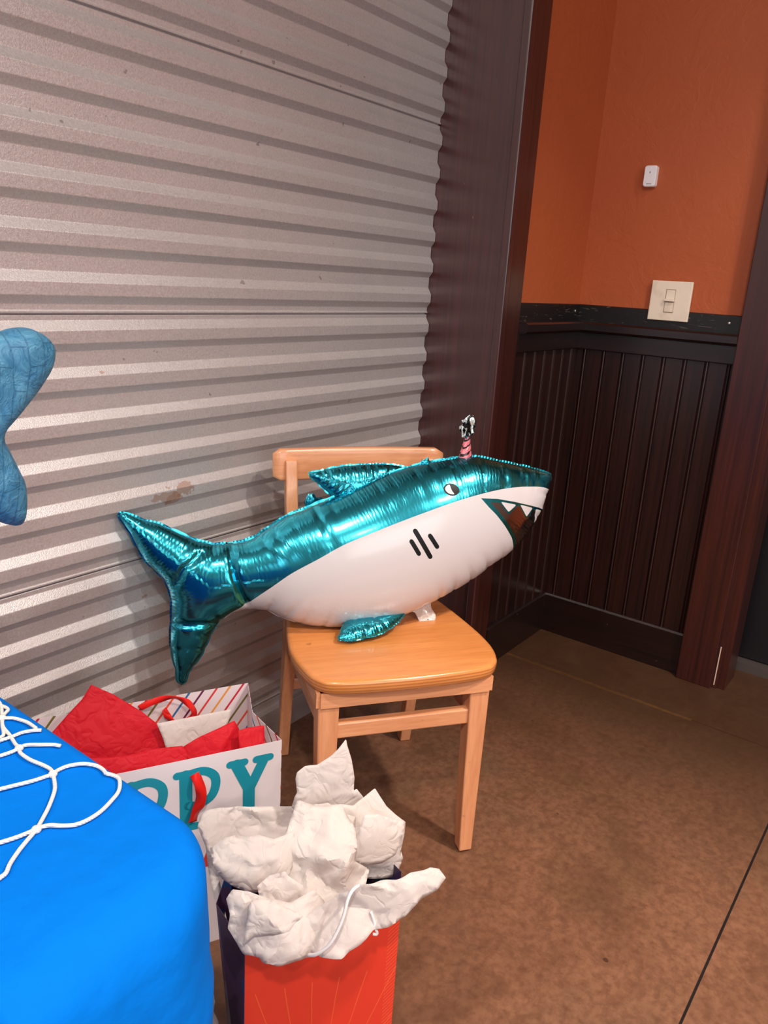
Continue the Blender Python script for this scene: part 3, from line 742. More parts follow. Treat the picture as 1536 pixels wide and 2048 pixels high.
def reparent(o):
    o.matrix_parent_inverse = INV; return o
ws = UVS([(490,1120),(452,1128),(420,1140),(395,1165),(380,1200)])
cr1 = UVS([(350,1160),(366,1128),(400,1100),(430,1090)]); cr2 = UVS([(343,1236),(372,1240),(400,1238),(425,1240)])
body, tail = inflated('body', PB, out, 0.098, 0.0052, [TEAL, WHF, SILV, INK], classify,
    lines=[(bound, False), (MO, True), (MI, True), (tail_uv, False)]+[(p, True) for k, p in regs], parent=shark,
    crease=[(tail_uv[1:-1], 0.006, 0.16), (cr1, 0.007, 0.14), (cr2, 0.007, 0.2)], split=is_body, pleat=0.34)
reparent(body); reparent(tail)
# dorsal fin
PD = Plane(PB.at(0.12, 0.30, -0.012), bu, np.array([0, 0, math.cos(0.35)])+bv_*math.sin(0.35))
dors = [(618,946),(634,943.5),(660,937),(686,932),(727,929),(764,928),(790,930),(811,935),(830,942),(800,962),(760,985),(710,1008),(684,1012),(665,994),(655,984),(644,974.5),(634,964),(621,954)]
reparent(inflated('dorsal_fin', PD, UVS(dors, PD), 0.027, 0.004, [TEAL], None, parent=shark, pleat=0.5, pitch=0.02, seed=5))
# pectoral fin, lying forward on the seat
PP = Plane((1.185, 0.925, 0.4575+0.010), bu, np.array([0, 0, math.sin(0.42)])+bv_*math.cos(0.42))
pect = [(688,1247),(683,1262),(677,1274),(679,1280),(693,1281),(702,1282),(715,1279.5),(729,1276),(748,1272),(766,1265),(784,1254),(799,1241),(806,1232),(808,1227),(800,1222),(770,1228),(730,1236),(700,1240)]
reparent(inflated('pectoral_fin', PP, UVS(pect, PP), 0.015, 0.003, [TEAL], None, parent=shark, pleat=0.6, pitch=0.022, seed=8, flange=0.003))
# far-side pectoral fin peeking over the back, and small crumpled seam ends
PF = Plane(PB.at(-0.14, 0.30, -0.05), bu, (0, 0, 1))
reparent(inflated('seam_tab', PF, UVS([(612,1020),(610,1003),(617,989),(627,988),(632,996),(645,996),(636,1004),(628,1014)], PF), 0.006, 0.003, [TEAL], None, parent=shark, pleat=0.6, pitch=0.01, seed=9, flange=0.002))
reparent(inflated('seam_tab', PB, UVS([(843,932),(842,922),(848,920),(856,914),(858,921),(866,926)]), 0.003, 0.0025, [TEAL], None, parent=shark, pleat=0.6, pitch=0.01, seed=10, flange=0.001))
# filling tab
FILM = N('milky_film'); o_ = FILM.co('Object'); FILM.p(Base_Color=srgb(232, 214, 206), Roughness=0.25, Transmission_Weight=0.25, Normal=FILM.bump(FILM.noise(o_, 60), 0.4, 0.002), Coat_Weight=0.4)
tabpx = [(802,1227),(815,1222),(827,1214),(845,1200),(868,1192),(866,1200),(862,1207),(864,1218),(871,1230),(870,1240),(863,1246),(853,1249.5),(845,1247.5),(838,1242),(833,1231),(828,1224),(815,1224)]
PT = Plane(PB.at(0.20, 0.01, 0.0), bu, np.array([0, 0, 1.0])+bv_*0.75)
tb = sheet('filling_tab', PT, tabpx, 0.0016, FILM.m, 4, 0.02, parent=shark, step=0.003); reparent(tb)
bm = bmesh.new(); bmesh.ops.create_circle(bm, cap_ends=True, segments=14, radius=0.0013)
c_ = PT.at(*PT.uv(856, 1239), 0.0012); q_ = Vector(PT.n).to_track_quat('Z', 'Y')
for v in bm.verts: v.co = q_ @ v.co + Vector(c_)
ho = bmo('tab_hole', bm, INK, tb); ho.matrix_parent_inverse = tb.matrix_world.inverted() if False else Matrix.Identity(4)
ho.parent = tb

# party hat
hb = PB.at(*PB.uv(930.5, 912), 0.0)
hat = empty('party_hat', tuple(hb)); tag(hat, 'tiny pink striped foil party hat with crumpled zebra tuft on the shark head', 'party hat')
HP = N('pink_striped_foil'); z_ = HP.sep(HP.co('Object', rot=(0, 0.55, 0)))[2]
st = HP.math('LESS_THAN', HP.math('FRACT', HP.math('ADD', HP.math('MULTIPLY', z_, 85), HP.math('MULTIPLY', HP.noise(HP.co(), 60), 0.5))), 0.3)
HP.p(Base_Color=HP.mix(st, srgb(236, 130, 140), (0.01, 0.01, 0.01, 1)), Metallic=0.35, Roughness=0.3)
HT = N('zebra_foil'); wv = HT.noise(HT.co('Object', rot=(0.4, 0.5, 0), scale=(110, 110, 40)), 1, 1, 0.4, 0.6)
HT.p(Base_Color=HT.ramp(wv, [(0.0, (0.01, 0.01, 0.01, 1)), (0.50, (0.01, 0.01, 0.01, 1)), (0.52, srgb(220, 235, 238))], 'CONSTANT'), Metallic=0.7, Roughness=0.2)
rs = random.Random(3)
bm = bmesh.new(); rows = []
for k in range(9):
    t = k/8; r = 0.0185*(1-t)+0.0068*t; z = -0.012+0.056*t; row = []
    for j in range(20):
        a = 2*math.pi*j/20; rr = r*(1+rs.uniform(-.1, .1)); row.append(bm.verts.new((rr*math.cos(a)+0.002*t, rr*0.8*math.sin(a), z)))
    rows.append(row)
for A, B_ in zip(rows, rows[1:]):
    for j in range(20): bm.faces.new((A[j], A[(j+1) % 20], B_[(j+1) % 20], B_[j]))
bm.faces.new(rows[-1]); bmo('cone', bm, HP.m, hat)
bm = bmesh.new(); bmesh.ops.create_icosphere(bm, subdivisions=3, radius=1)
for v in bm.verts:
    d_ = v.co.normalized(); k = 1+0.28*math.sin(9*d_.x+3*d_.z+1)*math.cos(8*d_.y-5*d_.z)+rs.uniform(-.13, .13)
    v.co = Vector((d_.x*0.0185*k, d_.y*0.014*k, d_.z*0.023*k+0.066+0.0))+Vector((0.004*d_.z, 0, 0))
bmo('tuft', bm, HT.m, hat)

# ================================================================== TABLE, CLOTH, NET
tb_ = empty('folding_table', (-0.45, 0.8, 0)); tag(tb_, 'rectangular table hidden under the blue plastic cloth', 'table')
TW = simple('table_laminate', srgb(200, 195, 188), 0.5)
X0, X1, Y0, Y1, TZ = -1.25, 0.368, 0.380, 1.15, 0.748
box('tabletop', (X0+0.48, Y0+0.03-0.8, TZ-0.03), (X1+0.45-0.03, Y1-0.8-0.03, TZ-0.004), TW, tb_, 0.02)
for x in (-0.72, 0.70):
    for y in (-0.34, 0.28): box('leg', (x-0.015, y-0.015, 0), (x+0.015, y+0.015, TZ-0.03), simple('grey_steel', srgb(110, 110, 112), 0.4, 0.8), tb_, 0.003)
BL = N('blue_plastic_cloth'); o_ = BL.co('Object')
bx_ = BL.sep(o_)[0]; cr_ = BL.math('POWER', 2.718, BL.math('MULTIPLY', BL.math('POWER', BL.math('DIVIDE', BL.math('ABSOLUTE', BL.math('ADD', bx_, -0.17)), 0.004), 2.0), -1.0))
BL.p(Base_Color=srgb(0, 108, 205), Roughness=0.8, Normal=BL.bump(BL.math('ADD', BL.math('ADD', BL.noise(o_, 6, 3), BL.math('MULTIPLY', cr_, 0.12)), BL.math('MULTIPLY', BL.noise(o_, 45, 3), 0.08)), 0.8, 0.02), Specular_IOR_Level=0.06)
def cloth():
    r = 0.085; peri = []
    for cx, cy, a0 in ((X1-r, Y0+r, -90), (X1-r, Y1-r, 0), (X0+r, Y1-r, 90), (X0+r, Y0+r, 180)):
        for i in range(25):
            a = math.radians(a0+90*i/24); peri.append((cx, cy, math.cos(a), math.sin(a)))
    # densify straights
    P_ = []; n = len(peri)
    for i in range(n):
        a, b = peri[i], peri[(i+1) % n]; pa = np.array([a[0]+r*a[2], a[1]+r*a[3]]); pb = np.array([b[0]+r*b[2], b[1]+r*b[3]])
        k = max(1, int(np.linalg.norm(pb-pa)/0.012))
        for j in range(k):
            t = j/k; p = pa+(pb-pa)*t; nn = np.array([a[2]*(1-t)+b[2]*t, a[3]*(1-t)+b[3]*t]); nn /= np.linalg.norm(nn); P_.append((p, nn))
    C = np.array([(X0+X1)/2, (Y0+Y1)/2]); rows = []; v = []; f = []
    s = np.r_[0, np.cumsum([np.linalg.norm(P_[(i+1) % len(P_)][0]-P_[i][0]) for i in range(len(P_)-1)])]
    prof = [(-0.30, 0), (-0.2, 0), (-0.12, 0), (-0.08, 0), (-0.06, 0)]+[('e', q) for q in np.linspace(0, math.pi/2, 12)]+[(0.001, -0.054)]
    prof += [(0.002, -0.054-0.025*k) for k in range(1, 22)]
    def wave(si, dep):
        k = min(1, dep/0.35); return k*(0.010*math.sin(si*21+1.0)+0.006*math.sin(si*47+2))
    m = len(P_)
    for (off0, dz0) in prof:
        for i, (p, nn) in enumerate(P_):
            if isinstance(off0, str):
                er = 0.016+0.035*max(0, -nn[1])**2; off = -er+er*math.sin(dz0); dz = -er+er*math.cos(dz0); q = p+nn*off; v.append((q[0], q[1], TZ+dz)); continue
            off, dz = off0, dz0
            if off < -0.04 and dz == 0:
                t = -off/0.30; q = p-nn*min(-off, 0.3) if -off < 0.081 else (p-nn*0.081)+(C-(p-nn*0.081))*min(1, (-off-0.081)/0.25)*0.75
                zz = TZ+0.0012*math.sin(q[0]*31)*math.sin(q[1]*27+1)
            else:
                dep = max(0, -dz-0.054); q = p+nn*(off+wave(s[i], dep)); zz = TZ+dz
                q = q+nn*0.007*0.45*math.exp(-(max(0, dep-0.075)/0.06)**2)*(dep > 0.074)
            v.append((q[0], q[1], zz))
    R_ = len(prof)
    for a in range(R_-1):
        for i in range(m): f.append((a*m+i, (a+1)*m+i, (a+1)*m+(i+1) % m, a*m+(i+1) % m))
    f.append(tuple(range(m)))
    o = mesh('tablecloth', v, f, BL.m, None, True)
    md = o.modifiers.new('t', 'SOLIDIFY'); md.thickness = 0.0005; md.offset = 1
    return tag(o, 'bright blue plastic tablecloth draped over the table at lower left', 'tablecloth')
cloth()
PTB = Plane((0.2, 0.6, TZ+0.0035), (1, 0, 0), (0, 1, 0))
CORD = N('white_cotton_cord'); wv = CORD.n('ShaderNodeTexWave', i_Scale=260.0, i_Distortion=1.0, bands_direction='DIAGONAL'); CORD.t.links.new(CORD.co('Object'), wv.inputs[0])
CORD.p(Base_Color=srgb(232, 226, 218), Roughness=0.8, Normal=CORD.bump(wv.outputs['Fac'], 0.6, 0.001))
net_z = [
 [(-60,120),(0,165),(10,230),(15,280),(50,325),(75,365),(95,387),(102,412),(150,445),(210,470),(250,492),(262,515),(271,560),(270,600),(245,670),(215,730),(180,790),(130,850),(90,900),(50,960),(30,1005),(0,1030),(-60,1080)],
 [(-60,440),(0,425),(60,405),(95,387),(130,372),(200,370),(260,370),(300,376)],
 [(-60,605),(0,590),(80,570),(160,550),(230,527),(262,515),(290,495),(340,475),(410,465),(470,472),(505,488),(525,512)],
 [(525,512),(570,522),(592,545),(588,600),(550,650),(500,700),(440,740),(380,765),(320,772),(240,770),(180,788),(150,802),(80,830),(0,855),(-60,870)],
 [(-60,370),(0,350),(60,330),(110,310),(165,300),(205,298)],
 [(-40,232),(10,238),(60,238),(100,247),(140,262),(180,290)],
 [(-30,165),(20,182),(40,196),(28,212),(0,240),(-40,260)],
 [(-60,360),(0,335),(18,318),(12,280),(10,238)]]
bm = bmesh.new(); ph = 0
for L in net_z:
    pts = []
    for (a, b) in L:
        u_, v_ = PTB.uv(a/2.4774, 1340+b/2.4774); p = PTB.at(u_, v_); ex = p[0]-(X1-0.016)
        if ex > 0:
            q = min(ex/0.018, 1.35); p[0] = X1-0.016+0.0185*math.sin(q); p[2] -= 0.0185*(1-math.cos(q))
        pts.append(p)
    tube(bm, catmull(pts, 6), 0.0018, 8)
for (a, b) in ((262, 515), (95, 387), (180, 790), (10, 238)):
    p = PTB.at(*PTB.uv(a/2.4774, 1340+b/2.4774)); q = bmesh.ops.create_icosphere(bm, subdivisions=2, radius=0.0042)
    for v in q['verts']: v.co = Vector((v.co.x, v.co.y, v.co.z*0.8))+Vector(p)
tag(bmo('fishing_net', bm, CORD.m, None, True), 'loose white cord decorative fishing net lying over the blue tablecloth', 'net')

# ================================================================== PINATA (its tail shows at the left edge)
PNY = 0.92
PN = Plane((0.4, PNY, 1.0), (1, 0, 0), (0, 0, 1))
pin_px = [(-215,830),(-150,790),(-100,735),(-50,685),(0,664),(30,655),(60,657),(88,672),(103,692),(103,715),(95,742),(75,775),(50,808),(25,838),(5,862),(4,880),(15,900),(32,935),(45,965),(48,1005),(44,1035),(30,1050),(5,1046),(-30,1030),(-80,990),(-140,945),(-215,905)]
pin = empty('pinata', (0.0, PNY, 0.75)); tag(pin, 'blue crepe paper fish pinata with forked tail at the left edge', 'pinata')
CR = N('blue_crepe_paper'); o_ = CR.co('Object')
br = CR.n('ShaderNodeTexBrick', i_Scale=1.0, i_Mortar_Size=0.0008, i_Mortar_Smooth=0.3, i_Brick_Width=0.058, i_Row_Height=0.019)
xx, yy, zz = CR.sep(o_); wj = CR.math('MULTIPLY', CR.math('ADD', CR.noise(o_, 9, 2), -0.5), 0.035)
cmb = CR.n('ShaderNodeCombineXYZ'); CR.set(cmb.inputs[0], CR.math('ADD', zz, wj)); CR.set(cmb.inputs[1], CR.math('ADD', CR.math('ADD', xx, CR.math('MULTIPLY', zz, -0.18)), wj)); CR.set(br.inputs[0], cmb.outputs[0])
nz = CR.noise(o_, 30, 4, 0.6, 2.0)
cc = CR.mix(CR.ramp(nz, [(0.3, G(0)), (0.7, G(1))]), srgb(36, 104, 146), srgb(84, 146, 180)); cc = CR.mix(CR.math('MULTIPLY', br.outputs['Fac'], 0.38), cc, srgb(30, 84, 124))
CR.p(Base_Color=cc, Roughness=0.5, Normal=CR.bump(CR.math('SUBTRACT', nz, CR.math('MULTIPLY', br.outputs['Fac'], 0.9)), 0.8, 0.006))
PI = pin.matrix_world.inverted()
uv = UVS(pin_px, PN); uv = [tuple(p) for p in catmull([np.array(p) for p in uv], 4, True)]
V, T, d, s, B, S = fill(uv, 0.007, (), 2, True)
h = 0.030*np.sqrt(np.clip(1-(1-np.clip(d/0.03, 0, 1))**2, 0, 1))+0.0025*facets(V, 0.022, 4)*np.clip(d/0.01, 0, 1)
n = len(V); bd = d < 1e-5
vv = [PN.at(V[i, 0], V[i, 1], h[i]) for i in range(n)]+[PN.at(V[i, 0], V[i, 1], -h[i]) for i in range(n)]
ff = [tuple(map(int, t)) for t in T]+[tuple(int(t[k]+(0 if bd[t[k]] else n)) for k in (0, 2, 1)) for t in T]
tl = mesh('tail', vv, ff, CR.m, pin, True); tl.matrix_parent_inverse = PI
bm = bmesh.new(); rows = []
for k in range(25):
    t = k/24; x = 0.376-0.80*t; r = 0.045+0.15*math.sin(math.pi*min(1, t*0.98+0.02))**0.8*(1 if t < .9 else 0.98); zc = 1.000-0.05*math.sin(math.pi*t)
    if t > 0.94: r *= 0.55
    if t == 1: r = 0.01
    rows.append([bm.verts.new((x, PNY+r*0.72*math.cos(a), zc+r*math.sin(a))) for a in [2*math.pi*j/28 for j in range(28)]])
for A, B_ in zip(rows, rows[1:]):
    for j in range(28): bm.faces.new((A[j], A[(j+1) % 28], B_[(j+1) % 28], B_[j]))
bm.faces.new(rows[0]); bm.faces.new(rows[-1])
bo = bmo('body', bm, CR.m, pin, True); bo.matrix_parent_inverse = PI

# ================================================================== GIFT BAGS
def quadslab(bm, a, b, c, d, th):
    a, b, c, d = [Vector(p) for p in (a, b, c, d)]; n_ = (b-a).cross(d-a).normalized()*th
    vs = [bm.verts.new(p) for p in (a, b, c, d)]+[bm.verts.new(p-n_) for p in (a, b, c, d)]
    for f in ((0, 1, 2, 3), (7, 6, 5, 4), (0, 4, 5, 1), (1, 5, 6, 2), (2, 6, 7, 3), (3, 7, 4, 0)): bm.faces.new([vs[i] for i in f])
def giftbag(name, label, o, ang, w_, h_, dep, fm, bm_, sm, gus):
    """local x = width, y = depth (front at y=0), z up"""
    e = empty(name, (o[0], o[1], 0), ang); tag(e, label, 'gift bag')
    b = bmesh.new(); quadslab(b, (0, 0, 0.001), (w_, 0, 0.001), (w_, 0, h_), (0, 0, h_), 0.0007); bmo('front_panel', b, fm, e)
    b = bmesh.new(); quadslab(b, (0, dep, 0.001), (w_, dep, 0.001), (w_, dep, h_), (0, dep, h_), 0.0007); bmo('back_panel', b, bm_, e)
    for sx, x in ((-1, 0), (1, w_)):
        b = bmesh.new(); g = gus*sx
        quadslab(b, (x, 0, 0.001), (x+g*0.2, dep/2, 0.001), (x+g, dep/2, h_), (x, 0, h_), 0.0007)
        quadslab(b, (x+g*0.2, dep/2, 0.001), (x, dep, 0.001), (x, dep, h_), (x+g, dep/2, h_), 0.0007)
        bmo('side_panel', b, sm, e)
    b = bmesh.new(); addbox(b, (0, 0, 0.0), (w_, dep, 0.0015)); bmo('base', b, fm, e)
    return e
# --- white HAPPY BIRTHDAY bag
WB = N('white_card'); WB.p(Base_Color=srgb(232, 222, 226), Roughness=0.4)
SB = N('striped_card'); x, y, z = SB.sep(SB.co('Object'))
tt = SB.math('DIVIDE', SB.math('SUBTRACT', SB.math('ADD', x, y), SB.math('MULTIPLY', z, 0.72)), 0.027)
on = SB.math('LESS_THAN', SB.math('FRACT', tt), 0.19)
idx = SB.math('DIVIDE', SB.math('FLOORED_MODULO', SB.math('FLOOR', tt), 7.0), 7.0)
rc = SB.ramp(SB.math('ADD', idx, 0.03), [(0.0, srgb(226, 150, 70)), (0.143, srgb(196, 40, 56)), (0.286, srgb(116, 112, 50)), (0.429, srgb(226, 84, 56)), (0.571, srgb(36, 108, 160)), (0.714, srgb(104, 28, 76)), (0.857, srgb(214, 60, 60))], 'CONSTANT')
SB.p(Base_Color=SB.mix(on, srgb(228, 214, 218), rc), Roughness=0.45)
B1W, B1H, B1D = 0.49, 0.40, 0.215
a1 = math.atan2(-0.461, 0.887); u1 = np.array([math.cos(a1), math.sin(a1), 0]); v1 = np.array([-math.sin(a1), math.cos(a1), 0])
FR1 = np.array([0.89, 0.843, 0]); O1 = FR1-u1*B1W
bag1 = giftbag('gift_bag', 'large white gift bag with teal HAPPY lettering and striped inside', O1, a1, B1W, B1H, B1D, WB.m, SB.m, SB.m, -0.022)
TL = simple('teal_print', srgb(28, 146, 168), 0.4); RD = simple('red_print', srgb(226, 66, 52), 0.4)
def strokes(nm, segs, mat, par, x0, z0, sx_, sz_, y=-0.0006):
    """slab letters out of round-ended thick strokes on the bag's front"""
    bm = bmesh.new(); k = 0
    for seg in segs:
        pts, wd = seg; pts = catmull([np.array(p, float) for p in pts], 8) if len(pts) > 2 else [np.array(p, float) for p in pts]
        for a, b in zip(pts, pts[1:]):
            a2 = (x0+a[0]*sx_, z0+a[1]*sz_); b2 = (x0+b[0]*sx_, z0+b[1]*sz_)
            if np.hypot(a2[0]-b2[0], a2[1]-b2[1]) < 1e-6: continue
            c = capsule(a2, b2, wd*sx_); k += 1; yy = y-0.00002*(k % 7)
            top = [bm.verts.new((p[0], yy, p[1])) for p in c]; bm.faces.new(top)
    return bmo(nm, bm, mat, par)
S_ = 0.22; T_ = 0.17
LET = {
 'Y': [([(.10, .92), (.40, .92)], T_), ([(.66, .92), (.95, .92)], T_), ([(.24, .90), (.50, .50)], S_+.04), ([(.82, .90), (.52, .48)], S_), ([(.50, .50), (.50, .10)], S_+.04), ([(.30, .08), (.72, .08)], T_)],
 'P': [([(.08, .92), (.45, .92)], T_), ([(.25, .9), (.25, .1)], S_+.04), ([(.10, .08), (.48, .08)], T_), ([(.3, .91), (.60, .92), (.82, .82), (.86, .66), (.76, .49), (.52, .41), (.3, .42)], S_-.03)],
 'A': [([(.50, .92), (.18, .1)], S_), ([(.52, .92), (.82, .1)], S_+.04), ([(.05, .08), (.36, .08)], T_), ([(.64, .08), (.97, .08)], T_), ([(.3, .38), (.7, .38)], T_), ([(.38, .92), (.56, .92)], T_)],
 'H': [([(.2, .92), (.2, .08)], S_), ([(.8, .92), (.8, .08)], S_), ([(.06, .92), (.36, .92)], T_), ([(.06, .08), (.36, .08)], T_), ([(.64, .92), (.95, .92)], T_), ([(.64, .08), (.95, .08)], T_), ([(.2, .5), (.8, .5)], T_)]}
for i, ch in enumerate('HAPPY'):
    strokes('letter_'+ch.lower(), LET[ch], TL, bag1, B1W-0.012-0.0895*(5-i), B1H-0.018-0.128, 0.084, 0.128)
fc = bpy.data.curves.new('bd', 'FONT'); fc.body = 'BIRTHDAY'; fc.size = 0.105; fc.offset = 0.004; fc.extrude = 0.0; fc.space_character = 1.12
fo = bpy.data.objects.new('bd', fc); col.objects.link(fo); bpy.context.view_layer.update()
me = bpy.data.meshes.new_from_object(fo.evaluated_get(bpy.context.evaluated_depsgraph_get())); bpy.data.objects.remove(fo)
xs = [v.co.x for v in me.vertices]; k = (B1W-0.03)/(max(xs)-min(xs))
for v in me.vertices: v.co = Vector((0.012+(v.co.x-min(xs))*k, -0.0006, B1H-0.146-0.078+v.co.y))
link('birthday_lettering', me, RD, bag1)
# ribbon handles
RB = simple('red_satin_ribbon', srgb(222, 34, 30), 0.32)
def ribbon(nm, plane, px, wd, mat, par, tilt=0.5, depth=None):
    pts = catmull([plane.at(*plane.uv(*p), (depth[i] if depth else 0)) for i, p in enumerate(px)], 8); v, f = [], []
    up = plane.n*math.cos(tilt)+plane.b*math.sin(tilt)
    for i, p in enumerate(pts):
        t = pts[min(i+1, len(pts)-1)]-pts[max(i-1, 0)]; t = t/np.linalg.norm(t)
        side = np.cross(t, plane.n); side /= np.linalg.norm(side); a = tilt*math.sin(i*0.22)
        w2 = (side*math.cos(a)+plane.n*math.sin(a))*wd/2; v += [p-w2, p+w2]
    for i in range(len(pts)-1): f.append((2*i, 2*i+1, 2*i+3, 2*i+2))
    o = mesh(nm, v, f, mat, par, True); o.matrix_parent_inverse = par.matrix_world.inverted(); md = o.modifiers.new('t', 'SOLIDIFY'); md.thickness = 0.0004
    return o
Z4 = lambda L: [(a/2.4774, 1340+b/2.4774) for a, b in L]
P1F = Plane((FR1[0], FR1[1], B1H), u1, (0, 0, 1)); bk = FR1+v1*B1D
P1B = Plane((bk[0], bk[1], B1H), u1, (0, 0, 1))
ribbon('ribbon_handle', P1F, Z4([(965,512),(978,540),(990,590),(985,640),(965,690),(950,742)]), 0.018, RB, bag1, 0.5, [0.001, 0.006, 0.010, 0.010, 0.008, 0.006])
ribbon('ribbon_handle', P1B, Z4([(690,185),(740,150),(820,112),(880,108),(925,135),(945,170),(935,205),(900,228),(855,238),(825,215),(812,188)]), 0.0125, RB, bag1, 0.7, [0.004, 0.01, 0.02, 0.028, 0.03, 0.03, 0.026, 0.02, 0.014, 0.008, 0.003])
# red tissue and one white sheet
RT = mat_tissue('red_tissue', srgb(206, 22, 40), 0.25, srgb(218, 30, 46)); WT = mat_tissue('white_tissue', srgb(232, 223, 218), 0.4, srgb(240, 232, 228))
def pl1(dep, lean_=0.25, z=0.40): q = FR1+v1*dep-u1*0.2; return Plane((q[0], q[1], z), u1, np.array([0, 0, 1.0])+v1*lean_)
GRT = 'red tissue sheets in the white gift bag'
tag(sheet('tissue_paper', pl1(0.155, 0.5), Z4([(450,72),(405,145),(330,225),(238,332),(350,420),(440,490),(620,520),(900,420),(905,376),(820,300),(700,205),(560,120)]), 0.006, RT, 21, 0.07, 0.01, smooth=False), 'large square-cornered red tissue sheet peaking from the white gift bag', 'tissue paper', GRT)
tag(sheet('tissue_paper', pl1(0.03, 0.5), Z4([(380,448),(450,437),(620,425),(760,390),(900,374),(925,400),(915,520),(760,560),(620,580),(500,540)]), 0.005, RT, 22, 0.05, 0.004, smooth=False), 'low creased red tissue band along the front rim of the white gift bag', 'tissue paper', GRT)
tag(sheet('tissue_paper', pl1(0.06, 0.5), Z4([(905,382),(960,345),(1000,322),(1080,288),(1160,250),(1185,290),(1200,385),(1190,460),(1050,500),(908,520)]), 0.006, RT, 23, 0.05, 0.006, smooth=False), 'crinkled red tissue sheet behind the letters P and Y of the gift bag', 'tissue paper', GRT)
tag(sheet('tissue_paper', pl1(0.04, 0.5), Z4([(1178,300),(1230,285),(1310,275),(1312,330),(1308,420),(1190,450)]), 0.004, RT, 24, 0.03, 0.0, smooth=False), 'small red tissue corner at the right end of the white gift bag', 'tissue paper', GRT)
tag(sheet('tissue_paper', pl1(0.13, 0.35), Z4([(775,265),(950,232),(1145,193),(1132,250),(1100,330),(1050,460),(930,470),(840,440),(800,320)]), 0.003, WT, 25, 0.06, 0.0, smooth=False), 'thin white tissue sheet standing between the red sheets in the gift bag', 'tissue paper')

# --- red bag in front
REDC = N('red_bag_print'); x, y, z = REDC.sep(REDC.co('Object'))
dx = REDC.math('ADD', x, -0.10); dz = REDC.math('ADD', z, 0.05)
ang = REDC.math('ARCTAN2', dx, dz); q = REDC.math('FRACT', REDC.math('ADD', REDC.math('MULTIPLY', ang, 7.5), REDC.math('MULTIPLY', REDC.noise(REDC.co(), 3), 0.3)))
rayl = REDC.math('MULTIPLY', REDC.math('LESS_THAN', q, 0.035), REDC.math('LESS_THAN', z, 0.245))
hat_ = REDC.math('MULTIPLY', REDC.math('GREATER_THAN', x, 0.202), REDC.math('LESS_THAN', REDC.math('FRACT', REDC.math('MULTIPLY', REDC.math('SUBTRACT', x, z), 150)), 0.3))
c = REDC.mix(REDC.math('MULTIPLY', rayl, 0.6), srgb(222, 58, 38), srgb(240, 110, 62)); c = REDC.mix(REDC.math('MULTIPLY', hat_, 0.5), c, srgb(238, 104, 66))
REDC.p(Base_Color=c, Roughness=0.38)
DK = N('dark_side_print'); o_ = DK.co('Object')
vr = DK.n('ShaderNodeTexVoronoi', i_Scale=16.0); DK.t.links.new(o_, vr.inputs[0])
DK.p(Base_Color=DK.ramp(DK.noise(o_, 9, 1), [(0.0, srgb(30, 26, 62)), (0.42, srgb(62, 44, 78)), (0.5, srgb(26, 60, 110)), (0.56, srgb(96, 70, 62)), (0.62, srgb(20, 92, 96)), (0.68, srgb(150, 124, 60))], 'CONSTANT'), Roughness=0.4)
a2 = math.radians(-36.2); u2 = np.array([math.cos(a2), math.sin(a2), 0]); v2 = np.array([-math.sin(a2), math.cos(a2), 0])
FL2 = np.array([0.586, 0.613, 0])
bag2 = giftbag('gift_bag', 'red gift bag overflowing with crumpled white tissue paper', FL2, a2, 0.218, 0.33, 0.17, REDC.m, DK.m, DK.m, 0.03)
CDW = simple('white_twisted_handle', srgb(228, 222, 222), 0.5)
Z5 = lambda L: [(380+a/2.844, 1460+b/2.844) for a, b in L]
def pl2(dep, lean_=0.0, z=0.33, turn=0.0):
    q = FL2+v2*dep+u2*0.1; ca, sa = math.cos(turn), math.sin(turn); uu = u2*ca+v2*sa; vv_ = v2*ca-u2*sa
    return Plane((q[0], q[1], z), uu, np.array([0, 0, 1.0])+vv_*lean_)
PH = pl2(-0.075, 0.25)
bm = bmesh.new(); tube(bm, catmull([PH.at(*PH.uv(*p), k) for p, k in zip(Z5([(972,905),(925,912),(893,955),(868,1040),(832,1130),(785,1215),(725,1285),(690,1320)]), (-.01, .0, .004, .006, .006, .004, -.004, -.015))], 8), 0.0024, 8)
hd = bmo('cord_handle', bm, CDW, bag2, True); hd.matrix_parent_inverse = bag2.matrix_world.inverted()
PH2 = pl2(-0.055, 0.2)
bm = bmesh.new(); tube(bm, catmull([PH2.at(*PH2.uv(*p)) for p in Z5([(1028,1035),(1045,1085),(1052,1125),(1064,1150),(1060,1162),(1040,1160)])], 8), 0.002, 8)
hd = bmo('cord_handle', bm, CDW, bag2, True); hd.matrix_parent_inverse = bag2.matrix_world.inverted()
GWT = 'white tissue sheets in the red gift bag'
def wt(lab, plane, L, amp, seed, cell, bulge=0.0, smooth=False, step=0.005): tag(sheet('tissue_paper', plane, Z5(L), amp, WT, seed, cell, bulge, smooth=smooth, step=step), lab, 'tissue paper', GWT)
wt('tall white tissue sheet with sharp upright point, rearmost in the red bag', pl2(0.15, 0.1), [(575,430),(590,370),(605,345),(597,270),(605,235),(650,200),(720,188),(800,140),(850,95),(890,55),(895,90),(915,160),(930,260),(925,330),(940,318),(985,375),(990,520),(800,560),(620,500)], 0.007, 31, 0.05, 0.01)
wt('long blush white tissue sheet curling over the left rear rim of the red bag', pl2(0.15, 0.5), [(40,540),(55,480),(90,448),(160,432),(300,425),(450,428),(620,425),(760,430),(800,600),(640,640),(400,640),(230,640),(160,700),(170,860),(215,1120),(180,1100),(140,960),(105,800),(85,650)], 0.016, 32, 0.045, 0.012)
